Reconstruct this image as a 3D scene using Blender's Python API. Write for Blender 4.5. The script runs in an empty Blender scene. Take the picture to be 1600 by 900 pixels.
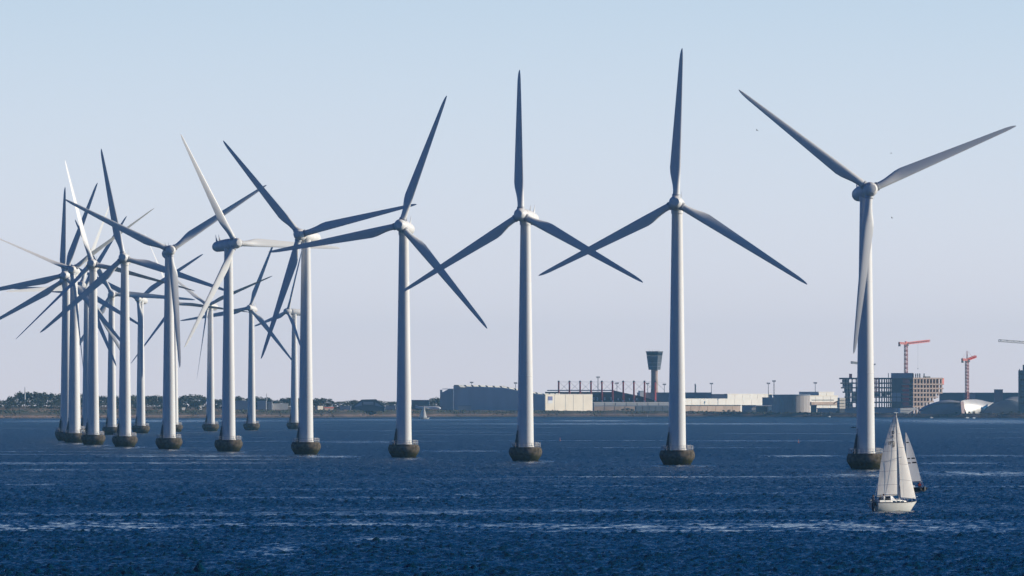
import bpy, math, random
import numpy as np
from mathutils import Matrix, Vector

random.seed(7)
rng = np.random.default_rng(7)
sc = bpy.context.scene
col = sc.collection

# ---------------------------------------------------------------- camera
F = 18000.0            # focal length in pixels of the 1600 px wide photograph (a 405 mm lens)
ZC = 15.87             # camera height above the water
YH = 625.0             # row of the level line
cam_d = bpy.data.cameras.new('camera')
cam = bpy.data.objects.new('camera', cam_d)
col.objects.link(cam)
cam_d.sensor_width = 36.0
cam_d.lens = F / 1600.0 * 36.0
cam_d.shift_y = (YH - 450.0) / 1600.0
cam_d.clip_start = 1.0
cam_d.clip_end = 60000.0
cam.location = (0, 0, ZC)
cam.rotation_euler = (math.radians(90), 0, 0)
sc.camera = cam


def at(px, py, d):
    """world point at distance d that stands at (px, py) of the photograph"""
    return Vector(((px - 800.0) / F * d, d, ZC - (py - YH) / F * d))


def wd(py):
    """distance of the water surface at row py"""
    return F * ZC / (py - YH)


# ---------------------------------------------------------------- sky and sun
SUN_EL, SUN_AZ = math.radians(17.0), math.radians(83.0)   # azimuth clockwise from +Y (the view direction)
world = bpy.data.worlds.new('World')
sc.world = world
world.use_nodes = True
nt = world.node_tree
nt.nodes.clear()
n_out = nt.nodes.new('ShaderNodeOutputWorld')
n_bg = nt.nodes.new('ShaderNodeBackground')
n_sky = nt.nodes.new('ShaderNodeTexSky')
n_sky.sky_type = 'NISHITA'
n_sky.sun_disc = False
n_sky.sun_elevation = SUN_EL
n_sky.sun_rotation = SUN_AZ
n_sky.altitude = 0
n_sky.air_density = 1.0
n_sky.dust_density = 0.6
n_sky.ozone_density = 3.0
n_tc = nt.nodes.new('ShaderNodeTexCoord')
n_sep = nt.nodes.new('ShaderNodeSeparateXYZ')
n_max = nt.nodes.new('ShaderNodeMath'); n_max.operation = 'MAXIMUM'; n_max.inputs[1].default_value = 0.0
n_lift = nt.nodes.new('ShaderNodeMath'); n_lift.operation = 'MULTIPLY_ADD'; n_lift.inputs[1].default_value = 0.9; n_lift.inputs[2].default_value = 0.10
n_com = nt.nodes.new('ShaderNodeCombineXYZ')
n_gam = nt.nodes.new('ShaderNodeGamma'); n_gam.inputs[1].default_value = 1.9
n_mul = nt.nodes.new('ShaderNodeMix'); n_mul.data_type = 'RGBA'; n_mul.blend_type = 'MULTIPLY'; n_mul.inputs[0].default_value = 1.0
n_mul.inputs[7].default_value = (0.004, 0.145, 0.235, 1)
L = nt.links.new
L(n_tc.outputs['Generated'], n_sep.inputs[0])
L(n_sep.outputs[0], n_com.inputs[0]); L(n_sep.outputs[1], n_com.inputs[1])
L(n_sep.outputs[2], n_max.inputs[0]); L(n_max.outputs[0], n_lift.inputs[0]); L(n_lift.outputs[0], n_com.inputs[2])
L(n_com.outputs[0], n_sky.inputs[0])
L(n_sky.outputs[0], n_gam.inputs[0])
L(n_gam.outputs[0], n_mul.inputs[6])
# the pale hazy band low over the horizon: exp(-(z / 0.066)^2)
n_div = nt.nodes.new('ShaderNodeMath'); n_div.operation = 'DIVIDE'; n_div.inputs[1].default_value = 0.066
n_sq = nt.nodes.new('ShaderNodeMath'); n_sq.operation = 'POWER'; n_sq.inputs[1].default_value = 2.0
n_neg = nt.nodes.new('ShaderNodeMath'); n_neg.operation = 'MULTIPLY'; n_neg.inputs[1].default_value = -1.0
n_exp = nt.nodes.new('ShaderNodeMath'); n_exp.operation = 'EXPONENT'
n_mix = nt.nodes.new('ShaderNodeMix'); n_mix.data_type = 'RGBA'
n_mix.inputs[7].default_value = (6.0, 7.2, 8.6, 1)
n_hz = nt.nodes.new('ShaderNodeMapRange')
n_hz.inputs['From Max'].default_value = 0.034
n_hc = nt.nodes.new('ShaderNodeMix'); n_hc.data_type = 'RGBA'
n_hc.inputs[6].default_value = (7.7, 7.4, 8.0, 1)      # faintly pink grey right over the horizon
n_hc.inputs[7].default_value = (7.4, 8.65, 9.75, 1)
L(n_max.outputs[0], n_hz.inputs['Value']); L(n_hz.outputs[0], n_hc.inputs[0]); L(n_hc.outputs[2], n_mix.inputs[7])
L(n_max.outputs[0], n_div.inputs[0]); L(n_div.outputs[0], n_sq.inputs[0]); L(n_sq.outputs[0], n_neg.inputs[0]); L(n_neg.outputs[0], n_exp.inputs[0])
L(n_exp.outputs[0], n_mix.inputs[0]); L(n_mul.outputs[2], n_mix.inputs[6])
L(n_mix.outputs[2], n_bg.inputs[0])
n_bg.inputs[1].default_value = 0.1
L(n_bg.outputs[0], n_out.inputs[0])

sun_d = bpy.data.lights.new('sun', 'SUN')
sun_d.energy = 5.0
sun_d.angle = math.radians(0.5)
sun_d.color = (1.0, 0.87, 0.70)
sun = bpy.data.objects.new('sun', sun_d)
col.objects.link(sun)
sdir = Vector((math.sin(SUN_AZ) * math.cos(SUN_EL), math.cos(SUN_AZ) * math.cos(SUN_EL), math.sin(SUN_EL)))
sun.rotation_euler = sdir.to_track_quat('Z', 'Y').to_euler()
sun.location = (300, 300, 300)

sc.view_settings.view_transform = 'Standard'
sc.view_settings.look = 'None'
sc.view_settings.exposure = 0.0
sc.view_settings.gamma = 1.0
sc.view_settings.use_curve_mapping = False
sc.cycles.use_denoising = True
sc.cycles.max_bounces = 5
sc.cycles.volume_bounces = 0
sc.cycles.transparent_max_bounces = 8

# ---------------------------------------------------------------- helpers


class MB:
    """collects shapes for one mesh object"""

    def __init__(self):
        self.v, self.f = [], []

    def add(self, vs, fs):
        o = len(self.v)
        self.v += [tuple(p) for p in vs]
        self.f += [tuple(i + o for i in f) for f in fs]
        return self

    def box(self, c, s, rz=0.0):
        cx, cy, cz = c
        sx, sy, sz = s[0] / 2, s[1] / 2, s[2] / 2
        cr, sr = math.cos(rz), math.sin(rz)
        vs = []
        for z in (-sz, sz):
            for x, y in ((-sx, -sy), (sx, -sy), (sx, sy), (-sx, sy)):
                vs.append((cx + x * cr - y * sr, cy + x * sr + y * cr, cz + z))
        return self.add(vs, [(3, 2, 1, 0), (4, 5, 6, 7), (0, 1, 5, 4), (1, 2, 6, 5), (2, 3, 7, 6), (3, 0, 4, 7)])

    def tube(self, p0, p1, r0, r1=None, n=6):
        r1 = r0 if r1 is None else r1
        p0, p1 = Vector(p0), Vector(p1)
        d = (p1 - p0).normalized()
        a = d.orthogonal().normalized()
        b = d.cross(a)
        vs = []
        for p, r in ((p0, r0), (p1, r1)):
            for k in range(n):
                t = 2 * math.pi * k / n
                vs.append(p + a * (r * math.cos(t)) + b * (r * math.sin(t)))
        fs = [(k, (k + 1) % n, n + (k + 1) % n, n + k) for k in range(n)]
        fs += [tuple(range(n - 1, -1, -1)), tuple(range(n, 2 * n))]
        return self.add(vs, fs)

    def lathe(self, prof, n=24, c=(0, 0, 0)):
        vs, fs = [], []
        for r, z in prof:
            for k in range(n):
                t = 2 * math.pi * k / n
                vs.append((c[0] + r * math.cos(t), c[1] + r * math.sin(t), c[2] + z))
        for i in range(len(prof) - 1):
            for k in range(n):
                k2 = (k + 1) % n
                fs.append((i * n + k, i * n + k2, (i + 1) * n + k2, (i + 1) * n + k))
        fs.append(tuple(range(n - 1, -1, -1)))
        m = (len(prof) - 1) * n
        fs.append(tuple(range(m, m + n)))
        return self.add(vs, fs)

    def loft(self, rings):
        n = len(rings[0])
        vs = [p for r in rings for p in r]
        fs = []
        for i in range(len(rings) - 1):
            for k in range(n):
                k2 = (k + 1) % n
                fs.append((i * n + k, i * n + k2, (i + 1) * n + k2, (i + 1) * n + k))
        fs.append(tuple(range(n - 1, -1, -1)))
        m = (len(rings) - 1) * n
        fs.append(tuple(range(m, m + n)))
        return self.add(vs, fs)

    def prism(self, poly, y0, y1):
        """polygon in (x, z), anticlockwise seen from -Y, extruded from y0 to y1"""
        n = len(poly)
        vs = [(x, y0, z) for x, z in poly] + [(x, y1, z) for x, z in poly]
        fs = [tuple(range(n)), tuple(range(2 * n - 1, n - 1, -1))]
        fs += [(k, n + k, n + (k + 1) % n, (k + 1) % n) for k in range(n)]
        return self.add(vs, fs)

    def sheet(self, grid, thick=None):
        """grid[i][j] of points -> quads"""
        r, c = len(grid), len(grid[0])
        vs = [p for row in grid for p in row]
        fs = [(i * c + j, i * c + j + 1, (i + 1) * c + j + 1, (i + 1) * c + j) for i in range(r - 1) for j in range(c - 1)]
        return self.add(vs, fs)

    def mesh(self, name, mat, smooth=None):
        me = bpy.data.meshes.new(name)
        me.from_pydata(self.v, [], self.f)
        if mat is not None:
            me.materials.append(mat)
        if smooth is not None:
            for p in me.polygons:
                p.use_smooth = True
            me.set_sharp_from_angle(angle=math.radians(smooth))
        me.update()
        return me

    def build(self, name, mat, parent=None, smooth=None, **kw):
        o = link(name, self.mesh(name, mat, smooth), parent)
        return o


def link(name, data, parent=None):
    o = bpy.data.objects.new(name, data)
    col.objects.link(o)
    if parent is not None:
        o.parent = parent
    return o


def tag(o, label=None, cat=None, group=None, kind=None):
    if label: o['label'] = label
    if cat: o['category'] = cat
    if group: o['group'] = group
    if kind: o['kind'] = kind
    return o


def thing(name, loc, label, cat, group=None, rz=0.0):
    o = bpy.data.objects.new(name, None)
    o.empty_display_size = 0.5
    col.objects.link(o)
    o.location = loc
    o.rotation_euler = (0, 0, rz)
    return tag(o, label, cat, group)


def copy_tree(o, parent=None):
    c = o.copy()
    col.objects.link(c)
    if parent is not None:
        c.parent = parent
    for ch in list(o.children):
        copy_tree(ch, c)
    return c


# ---------------------------------------------------------------- materials
def mat(name, color, rough=0.6, spec=0.3, var=0.0, scale=1.0, color2=None, bump=0.0, metal=0.0, stretch=None):
    m = bpy.data.materials.new(name)
    m.use_nodes = True
    t = m.node_tree
    b = t.nodes['Principled BSDF']
    b.inputs['Base Color'].default_value = (*color, 1)
    b.inputs['Roughness'].default_value = rough
    b.inputs['Specular IOR Level'].default_value = spec
    b.inputs['Metallic'].default_value = metal
    if var or bump or color2:
        tc = t.nodes.new('ShaderNodeTexCoord')
        src = tc.outputs['Object']
        if stretch:
            mp = t.nodes.new('ShaderNodeMapping')
            mp.inputs['Scale'].default_value = stretch
            t.links.new(src, mp.inputs[0]); src = mp.outputs[0]
        no = t.nodes.new('ShaderNodeTexNoise')
        no.inputs['Scale'].default_value = scale
        no.inputs['Detail'].default_value = 5
        t.links.new(src, no.inputs['Vector'])
        mr = t.nodes.new('ShaderNodeMapRange')
        mr.inputs['From Min'].default_value = 0.32
        mr.inputs['From Max'].default_value = 0.68
        t.links.new(no.outputs['Fac'], mr.inputs['Value'])
        mx = t.nodes.new('ShaderNodeMix'); mx.data_type = 'RGBA'
        c2 = color2 or tuple(min(1, c * (1 - var)) for c in color)
        mx.inputs[6].default_value = (*color, 1)
        mx.inputs[7].default_value = (*c2, 1)
        t.links.new(mr.outputs[0], mx.inputs[0])
        t.links.new(mx.outputs[2], b.inputs['Base Color'])
        if bump:
            bp = t.nodes.new('ShaderNodeBump')
            bp.inputs['Strength'].default_value = 0.6
            bp.inputs['Distance'].default_value = bump
            t.links.new(no.outputs['Fac'], bp.inputs['Height'])
            t.links.new(bp.outputs[0], b.inputs['Normal'])
    return m


M = {}
M['turbine'] = mat('turbine_paint', (0.82, 0.80, 0.76), 0.45, 0.3, var=0.14, scale=0.6, stretch=(1, 1, 0.07))
M['blade'] = mat('blade_paint', (0.78, 0.77, 0.74), 0.42, 0.3, var=0.08, scale=0.5, stretch=(1, 1, 0.15))
M['galv'] = mat('galvanised_steel', (0.55, 0.56, 0.57), 0.45, 0.5, var=0.2, scale=4)
M['dark_steel'] = mat('dark_steel', (0.05, 0.055, 0.065), 0.5, 0.4, var=0.3, scale=3)
M['white_box'] = mat('white_cabinet_paint', (0.78, 0.77, 0.75), 0.5, 0.3, var=0.12, scale=2)


def concrete_foundation():
    m = mat('algae_stained_concrete', (0.185, 0.15, 0.115), 0.85, 0.06, scale=0.9, color2=(0.042, 0.037, 0.026), bump=0.012)
    t = m.node_tree
    b = t.nodes['Principled BSDF']
    src = b.inputs['Base Color'].links[0].from_socket
    tc = t.nodes.new('ShaderNodeTexCoord')
    sx = t.nodes.new('ShaderNodeSeparateXYZ')
    t.links.new(tc.outputs['Object'], sx.inputs[0])
    no = t.nodes.new('ShaderNodeTexNoise'); no.inputs['Scale'].default_value = 0.8; no.inputs['Detail'].default_value = 6
    t.links.new(tc.outputs['Object'], no.inputs['Vector'])
    ma = t.nodes.new('ShaderNodeMath'); ma.operation = 'MULTIPLY_ADD'
    ma.inputs[1].default_value = 2.6; t.links.new(no.outputs['Fac'], ma.inputs[0]); t.links.new(sx.outputs[2], ma.inputs[2])
    for lo, hi, c in ((2.3, 3.3, (0.03, 0.032, 0.011)), (1.6, 2.1, (0.010, 0.011, 0.009))):   # algae belt, wet black belt
        mr = t.nodes.new('ShaderNodeMapRange')
        mr.inputs['From Min'].default_value = hi; mr.inputs['From Max'].default_value = lo
        t.links.new(ma.outputs[0], mr.inputs['Value'])
        mx = t.nodes.new('ShaderNodeMix'); mx.data_type = 'RGBA'
        t.links.new(src, mx.inputs[6]); mx.inputs[7].default_value = (*c, 1)
        t.links.new(mr.outputs[0], mx.inputs[0])
        src = mx.outputs[2]
    t.links.new(src, b.inputs['Base Color'])
    return m


M['foundation'] = concrete_foundation()

# ---------------------------------------------------------------- the sea
def sea_material():
    m = bpy.data.materials.new('sea_water')
    m.use_nodes = True
    t = m.node_tree
    b = t.nodes['Principled BSDF']
    b.inputs['Base Color'].default_value = (0.0012, 0.034, 0.064, 1)
    b.inputs['IOR'].default_value = 1.33
    b.inputs['Specular IOR Level'].default_value = 0.5
    tc = t.nodes.new('ShaderNodeTexCoord')
    mp = t.nodes.new('ShaderNodeMapping'); mp.inputs['Scale'].default_value = (1.0, 0.25, 1.0)
    t.links.new(tc.outputs['Object'], mp.inputs[0])
    no = t.nodes.new('ShaderNodeTexNoise'); no.inputs['Scale'].default_value = 1.5; no.inputs['Detail'].default_value = 4; no.inputs['Roughness'].default_value = 0.6
    t.links.new(mp.outputs[0], no.inputs['Vector'])
    at_ = t.nodes.new('ShaderNodeAttribute'); at_.attribute_name = 'chop'
    bp = t.nodes.new('ShaderNodeBump'); bp.inputs['Distance'].default_value = 0.30
    t.links.new(at_.outputs['Fac'], bp.inputs['Strength'])
    t.links.new(no.outputs['Fac'], bp.inputs['Height'])
    t.links.new(bp.outputs[0], b.inputs['Normal'])
    ra = t.nodes.new('ShaderNodeAttribute'); ra.attribute_name = 'ripple'     # ripples too fine for the mesh
    m2 = t.nodes.new('ShaderNodeMapping'); m2.inputs['Scale'].default_value = (0.7, 0.085, 1.0)
    t.links.new(tc.outputs['Object'], m2.inputs[0])
    n2 = t.nodes.new('ShaderNodeTexNoise'); n2.inputs['Scale'].default_value = 1.0; n2.inputs['Detail'].default_value = 3; n2.inputs['Roughness'].default_value = 0.65
    t.links.new(m2.outputs[0], n2.inputs['Vector'])                            # cat's paws: patches of rougher and smoother ripple
    ma = t.nodes.new('ShaderNodeMath'); ma.operation = 'MULTIPLY_ADD'; ma.inputs[1].default_value = 0.45; ma.inputs[2].default_value = -0.225
    t.links.new(n2.outputs['Fac'], ma.inputs[0])
    ad = t.nodes.new('ShaderNodeMath'); ad.operation = 'ADD'; ad.use_clamp = True
    t.links.new(ma.outputs[0], ad.inputs[0]); t.links.new(ra.outputs['Fac'], ad.inputs[1])
    mxr = t.nodes.new('ShaderNodeMath'); mxr.operation = 'MAXIMUM'; mxr.inputs[1].default_value = 0.09
    t.links.new(ad.outputs[0], mxr.inputs[0])
    t.links.new(mxr.outputs[0], b.inputs['Roughness'])
    return m


M['sea'] = sea_material()

# slicks and gusts: (px0, px1, py0, py1, calmness) as seen in the photograph, laid out on the water where they lie
SLICKS = [(-80, 330, 815, 831, 1.0), (230, 1000, 816, 823, 0.8), (700, 1660, 815, 830, 0.8), (365, 475, 850, 872, 0.75),
          (540, 640, 839, 845, 0.7), (-60, 420, 722, 725, 0.7), (0, 130, 733, 736, 0.6), (170, 430, 711, 714, 0.8), (230, 460, 717, 719, 0.7),
          (470, 560, 712, 715, 0.8), (500, 620, 777, 781, 0.5), (330, 520, 777, 780, 0.5), (800, 1300, 744, 746.2, 0.8), (640, 800, 771, 775, 0.5),
          (1190, 1310, 711, 714, 0.8), (1440, 1660, 737, 743, 0.85), (1280, 1400, 740, 746, 0.8), (1430, 1600, 711, 713, 0.6), (1430, 1560, 722, 725, 0.7),
          (700, 1330, 661, 663.5, 0.7), (860, 1000, 656.5, 658.5, 0.8), (0, 470, 656, 659.5, 0.7), (470, 800, 655, 657, 0.6), (1370, 1660, 655, 662, 0.7),
          (500, 640, 690, 692, 0.5), (650, 790, 704, 706, 0.6), (1070, 1330, 688, 690, 0.5), (0, 90, 756, 759, 0.6), (850, 1040, 758, 761, 0.5),
          (1010, 1120, 727, 730, 0.6), (800, 860, 720, 723, 0.6), (1040, 1320, 770, 772, 0.4), (1060, 1320, 799, 801, 0.4)]


for h_, x_ in ((436, 1351), (409, 1058), (384, 821), (362, 631), (343, 478), (325, 357), (310, 264), (295, 195), (283, 145), (270, 115)):
    y_ = YH + 0.248 * h_                       # sheltered smooth water in the lee of each foundation
    SLICKS.append((x_ - 16, x_ + 30 * h_ / 400, y_ + 0.2, y_ + 3.2, 0.75))


SLICKS.append((1352, 1442, 799.2, 802.2, 0.6))


def build_sea():
    ds = [820.0]
    while ds[-1] < 9900:
        d = ds[-1]
        ds.append(d + 0.62 * (d / 1000.0) ** 1.5)
    ds = np.array(ds)
    nc = 500
    u = np.linspace(-0.056, 0.056, nc)          # the finely meshed wedge of water; flat sheets carry on either side
    Y = np.repeat(ds[:, None], nc, 1)
    X = Y * u[None, :]
    X = X + rng.uniform(-.25, .25, X.shape) * (Y * (u[1] - u[0]))
    Y = Y + rng.uniform(-.3, .3, Y.shape) * np.gradient(ds)[:, None]

    def bands(n, lx, ly, seed):
        r = np.random.default_rng(seed)
        z = np.zeros_like(X)
        for _ in range(n):
            kx = r.normal() / lx; ky = r.normal() / ly
            z += np.sin(kx * X + ky * Y + r.uniform(0, 6.28) + 1.2 * np.sin(X / (lx * 1.7) + r.uniform(0, 6.28)))
        return z / math.sqrt(n / 2)
    calm = np.zeros_like(X)
    wob = bands(10, 14, 8, 3)
    fine = np.clip(0.85 + 0.38 * bands(14, 1.6, 5, 5), 0.5, 1.15)
    for (a, b_, y0, y1, s) in SLICKS:
        dn, df = wd(y1), wd(y0)
        dm, hd = (dn + df) / 2, (df - dn) / 2
        xa, xb = (a - 800) / F * dm, (b_ - 800) / F * dm
        xm, hx = (xa + xb) / 2, (xb - xa) / 2
        e = ((np.abs(X - xm + 0.8 * wob) / hx)) ** 4 + (np.abs(Y - dm + 0.25 * hd * wob) / hd) ** 4
        calm = np.maximum(calm, s * np.exp(-e) * fine)
    lines = np.clip((bands(26, 45, 22, 11) - 1.45) * 1.0, 0, 0.5)
    calm = np.clip(np.maximum(calm, lines * fine), 0, 1)
    gust = np.clip(1.0 + 0.16 * bands(16, 60, 45, 21), 0.6, 1.4)
    amp = gust * (1 - 0.80 * calm)
    far = np.clip((9500 - Y) / 7500, 0.25, 1)
    Z = np.zeros_like(X)
    r = np.random.default_rng(33)
    for i in range(46):
        lam = 0.85 * (4.0 / 0.85) ** (i / 45.0)
        th = r.normal(0, 0.75)                       # crests run mostly across the wind, which blows away from the camera
        k = 2 * math.pi / lam
        a = 0.0098 * lam ** 0.4
        Z += a * np.sin(k * (X * math.sin(th) + Y * math.cos(th)) + r.uniform(0, 6.28))
    rms = Z.std()
    Z = Z + 0.35 * (Z * Z / rms - rms)               # peaked crests, flat troughs
    Z *= amp * far
    Z = np.where((np.abs(u)[None, :] > 0.0545) | (Y > 9850) | (Y < 825), 0, Z)
    nr = len(ds)
    V = np.stack([X, Y, Z], -1).reshape(-1, 3)
    i = np.arange(nr - 1)[:, None] * nc + np.arange(nc - 1)[None, :]
    Q = np.stack([i, i + 1, i + nc + 1, i + nc], -1).reshape(-1, 4)
    # the flat rest of the sea: left, right, in front and beyond, 0.6 m lower than the mean level so that no wave dips through it
    n0 = len(V)
    ex = np.array([(-3500, -250, -0.6), (3500, -250, -0.6), (3500, 14500, -0.6), (-3500, 14500, -0.6)], float)
    V = np.concatenate([V, ex])
    Q = np.concatenate([Q, np.array([[n0, n0 + 1, n0 + 2, n0 + 3]])])
    me = bpy.data.meshes.new('sea')
    me.vertices.add(len(V)); me.vertices.foreach_set('co', V.ravel())
    me.loops.add(Q.size); me.loops.foreach_set('vertex_index', Q.ravel())
    me.polygons.add(len(Q))
    me.polygons.foreach_set('loop_start', np.arange(0, Q.size, 4))
    me.polygons.foreach_set('use_smooth', np.ones(len(Q), bool))
    me.update(calc_edges=True)
    at_ = me.attributes.new('chop', 'FLOAT', 'POINT')
    c = np.concatenate([(np.clip(gust * (1 - 0.85 * calm), 0, 1.3) * 0.8).ravel(), np.full(4, 0.7)])
    at_.data.foreach_set('value', c.astype(np.float32))
    at_ = me.attributes.new('ripple', 'FLOAT', 'POINT')
    rg = np.clip(0.25 + 0.09 * (Y - 1000) / 2500, 0.25, 0.34)
    rg = np.where(calm > 0, rg + (0.13 - rg) * np.clip(calm * 1.1, 0, 1), rg)
    at_.data.foreach_set('value', np.concatenate([rg.ravel(), np.full(4, 0.42)]).astype(np.float32))
    me.materials.append(M['sea'])
    me.validate()
    o = link('sea', me)
    tag(o, kind='structure')
    print('sea verts', len(V), 'rms', rms)


build_sea()

# ---------------------------------------------------------------- wind turbines
HUB_H, R_ROT = 64.0, 38.0
TILT = math.radians(5)


def naca_ring(chord, thick, n=14):
    """closed section: leading edge at +x, thickness along y, pitch axis at 0"""
    pts = []
    for k in range(n):
        t = 2 * math.pi * k / n
        x = 0.5 * (1 - math.cos(t))                     # 0 at leading edge, 1 at trailing edge
        yt = 5 * thick * (0.2969 * math.sqrt(x) - 0.126 * x - 0.3516 * x * x + 0.2843 * x ** 3 - 0.1036 * x ** 4)
        s = -0.75 if t < math.pi else 1.2               # flatter pressure side towards the wind (-y)
        pts.append(((0.3 - x) * chord, s * yt * chord))
    return pts


def blade_mesh():
    mb = MB()
    rings = []
    n = 14
    for r in (1.3, 2.4, 3.2, 4.4, 5.8, 7.2, 8.6, 10.5, 13, 16, 20, 24, 28, 32, 35, 36.6, 37.4, 37.85, 38.0):
        if r <= 8.6:
            q = max(0.0, min(1.0, (r - 2.8) / 5.8)); q = q * q * (3 - 2 * q)
        else:
            q = 1.0
        chord = 2.65 - (2.65 - 0.85) * max(0, r - 8.6) / (36 - 8.6)
        if r > 35: chord *= math.sqrt(max(0.012, 1 - ((r - 35) / 3.02) ** 2))
        th = 0.30 - 0.15 * min(1, max(0, (r - 8.6) / 18))
        tw = math.radians(8.0 * (1 - min(1, max(0, r - 5) / 30)) ** 1.5 + 1.0)
        af = naca_ring(chord, th, n)
        ring = []
        for k in range(n):
            t = 2 * math.pi * k / n
            cx, cy = 0.86 * math.cos(t), -0.86 * math.sin(t)
            x = cx * (1 - q) + af[k][0] * q
            y = cy * (1 - q) + af[k][1] * q
            X = x * math.cos(tw) + y * math.sin(tw)
            Yy = -x * math.sin(tw) + y * math.cos(tw)
            bend = 0.0
            ring.append((X, Yy + bend, r))
        rings.append(ring[::-1])
    mb.loft(rings)
    return mb.mesh('blade', M['blade'], 45)


def axis_lathe(prof, n=22, sq=1.0):
    """lathe about the local y axis: prof is (radius, y) front to back"""
    mb = MB()
    rings = []
    for r, y in prof:
        rings.append([(r * math.cos(2 * math.pi * k / n), y, r * math.sin(2 * math.pi * k / n)) for k in range(n)])
    mb.loft(rings)
    return mb


def turbine_meshes():
    D = {}
    D['blade'] = blade_mesh()
    D['foundation'] = MB().lathe([(3.1, -1.6), (3.3, 0), (3.5, 0.45), (3.95, 1.15), (4.28, 1.8), (4.36, 2.3), (4.3, 2.85), (4.12, 3.3), (4.05, 3.5), (3.95, 3.58)], 40).mesh('foundation', M['foundation'], 50)
    prof = []
    for z0, z1 in ((3.62, 22.0), (22.0, 43.0), (43.0, 62.4)):
        ra = 2.17 - 0.87 * (z0 - 3.62) / 58.8
        rb = 2.17 - 0.87 * (z1 - 3.62) / 58.8
        prof += [(ra + 0.035, z0), (ra + 0.035, z0 + 0.16), (ra, z0 + 0.18), (rb, z1 - 0.02)]
    prof[0] = (2.3, 3.62); prof[1] = (2.3, 3.9)
    D['tower'] = MB().lathe(prof, 32).mesh('tower', M['turbine'], 35)
    # nacelle: local frame of the rotor axis, -y is upwind; origin at the tower axis, hub height
    nac = axis_lathe([(1.45, -2.35), (1.62, -2.2), (1.78, -1.2), (1.84, 0.5), (1.80, 3.0), (1.70, 5.5), (1.58, 6.9), (1.30, 7.6), (0.85, 7.95), (0.3, 8.05)], 24)
    nac.tube((0, 0, -2.3), (0, 0, -1.2), 1.42, 1.5, 20)
    D['nacelle'] = nac.mesh('nacelle', M['turbine'], 40)
    fin = MB()
    for sx in (-0.55, 0.55):
        fin.loft([[(sx - .09, 5.1, 1.5), (sx + .09, 5.1, 1.5), (sx + .09, 6.3, 1.5), (sx - .09, 6.3, 1.5)],
                  [(sx - .05, 5.9, 2.7), (sx + .05, 5.9, 2.7), (sx + .05, 6.35, 2.7), (sx - .05, 6.35, 2.7)],
                  [(sx - .03, 6.3, 3.7), (sx + .03, 6.3, 3.7), (sx + .03, 6.42, 3.7), (sx - .03, 6.42, 3.7)]])
    D['wind_vane'] = fin.mesh('wind_vane', M['turbine'])
    # hub about its own centre, -y upwind
    hub = axis_lathe([(0.35, -2.35), (0.95, -2.25), (1.25, -1.95), (1.6, -1.1), (1.72, -0.3), (1.70, 0.9), (1.55, 1.6), (1.5, 1.75)], 24)
    D['hub'] = hub.mesh('hub', M['turbine'], 35)
    D['blade_collar'] = MB().lathe([(1.02, 1.25), (1.02, 2.05), (0.92, 2.1)], 18).mesh('blade_collar', M['galv'], 40)
    rail = MB()
    npost = 22
    P = [(3.9 * math.cos(2 * math.pi * k / npost), 3.9 * math.sin(2 * math.pi * k / npost)) for k in range(npost)]
    for k in range(npost):
        a, b_ = P[k], P[(k + 1) % npost]
        rail.tube((a[0], a[1], 3.55), (a[0], a[1], 4.68), 0.05, n=5)
        for z in (4.12, 4.66):
            rail.tube((a[0], a[1], z), (b_[0], b_[1], z), 0.045, n=5)
    D['railing'] = rail.mesh('railing', M['galv'])
    lad = MB()
    for sy in (-0.7, -1.7):
        lad.prism([(-2.95, 3.58), (-2.0, 3.58), (-1.95, 8.0), (-2.2, 8.0)], sy - .07, sy + .07)
    for k in range(14):
        q = (k + .5) / 14
        lad.box((-2.78 + .66 * q, -1.2, 3.62 + 4.2 * q), (0.3, 0.85, 0.05))
    D['access_stair'] = lad.mesh('access_stair', M['dark_steel'])
    D['door'] = MB().box((-2.06, -0.62, 8.3), (0.12, 0.85, 2.0), rz=0.25).mesh('door', M['galv'])
    cab = MB().box((3.0, 0.9, 4.2), (0.95, 0.9, 1.25)).box((3.0, 0.9, 4.87), (1.05, 1.0, 0.08))
    D['cabinet'] = cab.mesh('cabinet', M['white_box'])
    D['bollard'] = MB().lathe([(0.2, 3.58), (0.2, 4.2), (0.28, 4.25), (0.28, 4.4)], 10, c=(-3.25, -0.4, 0)).mesh('bollard', M['white_box'], 40)
    return D


TD = turbine_meshes()
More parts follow.
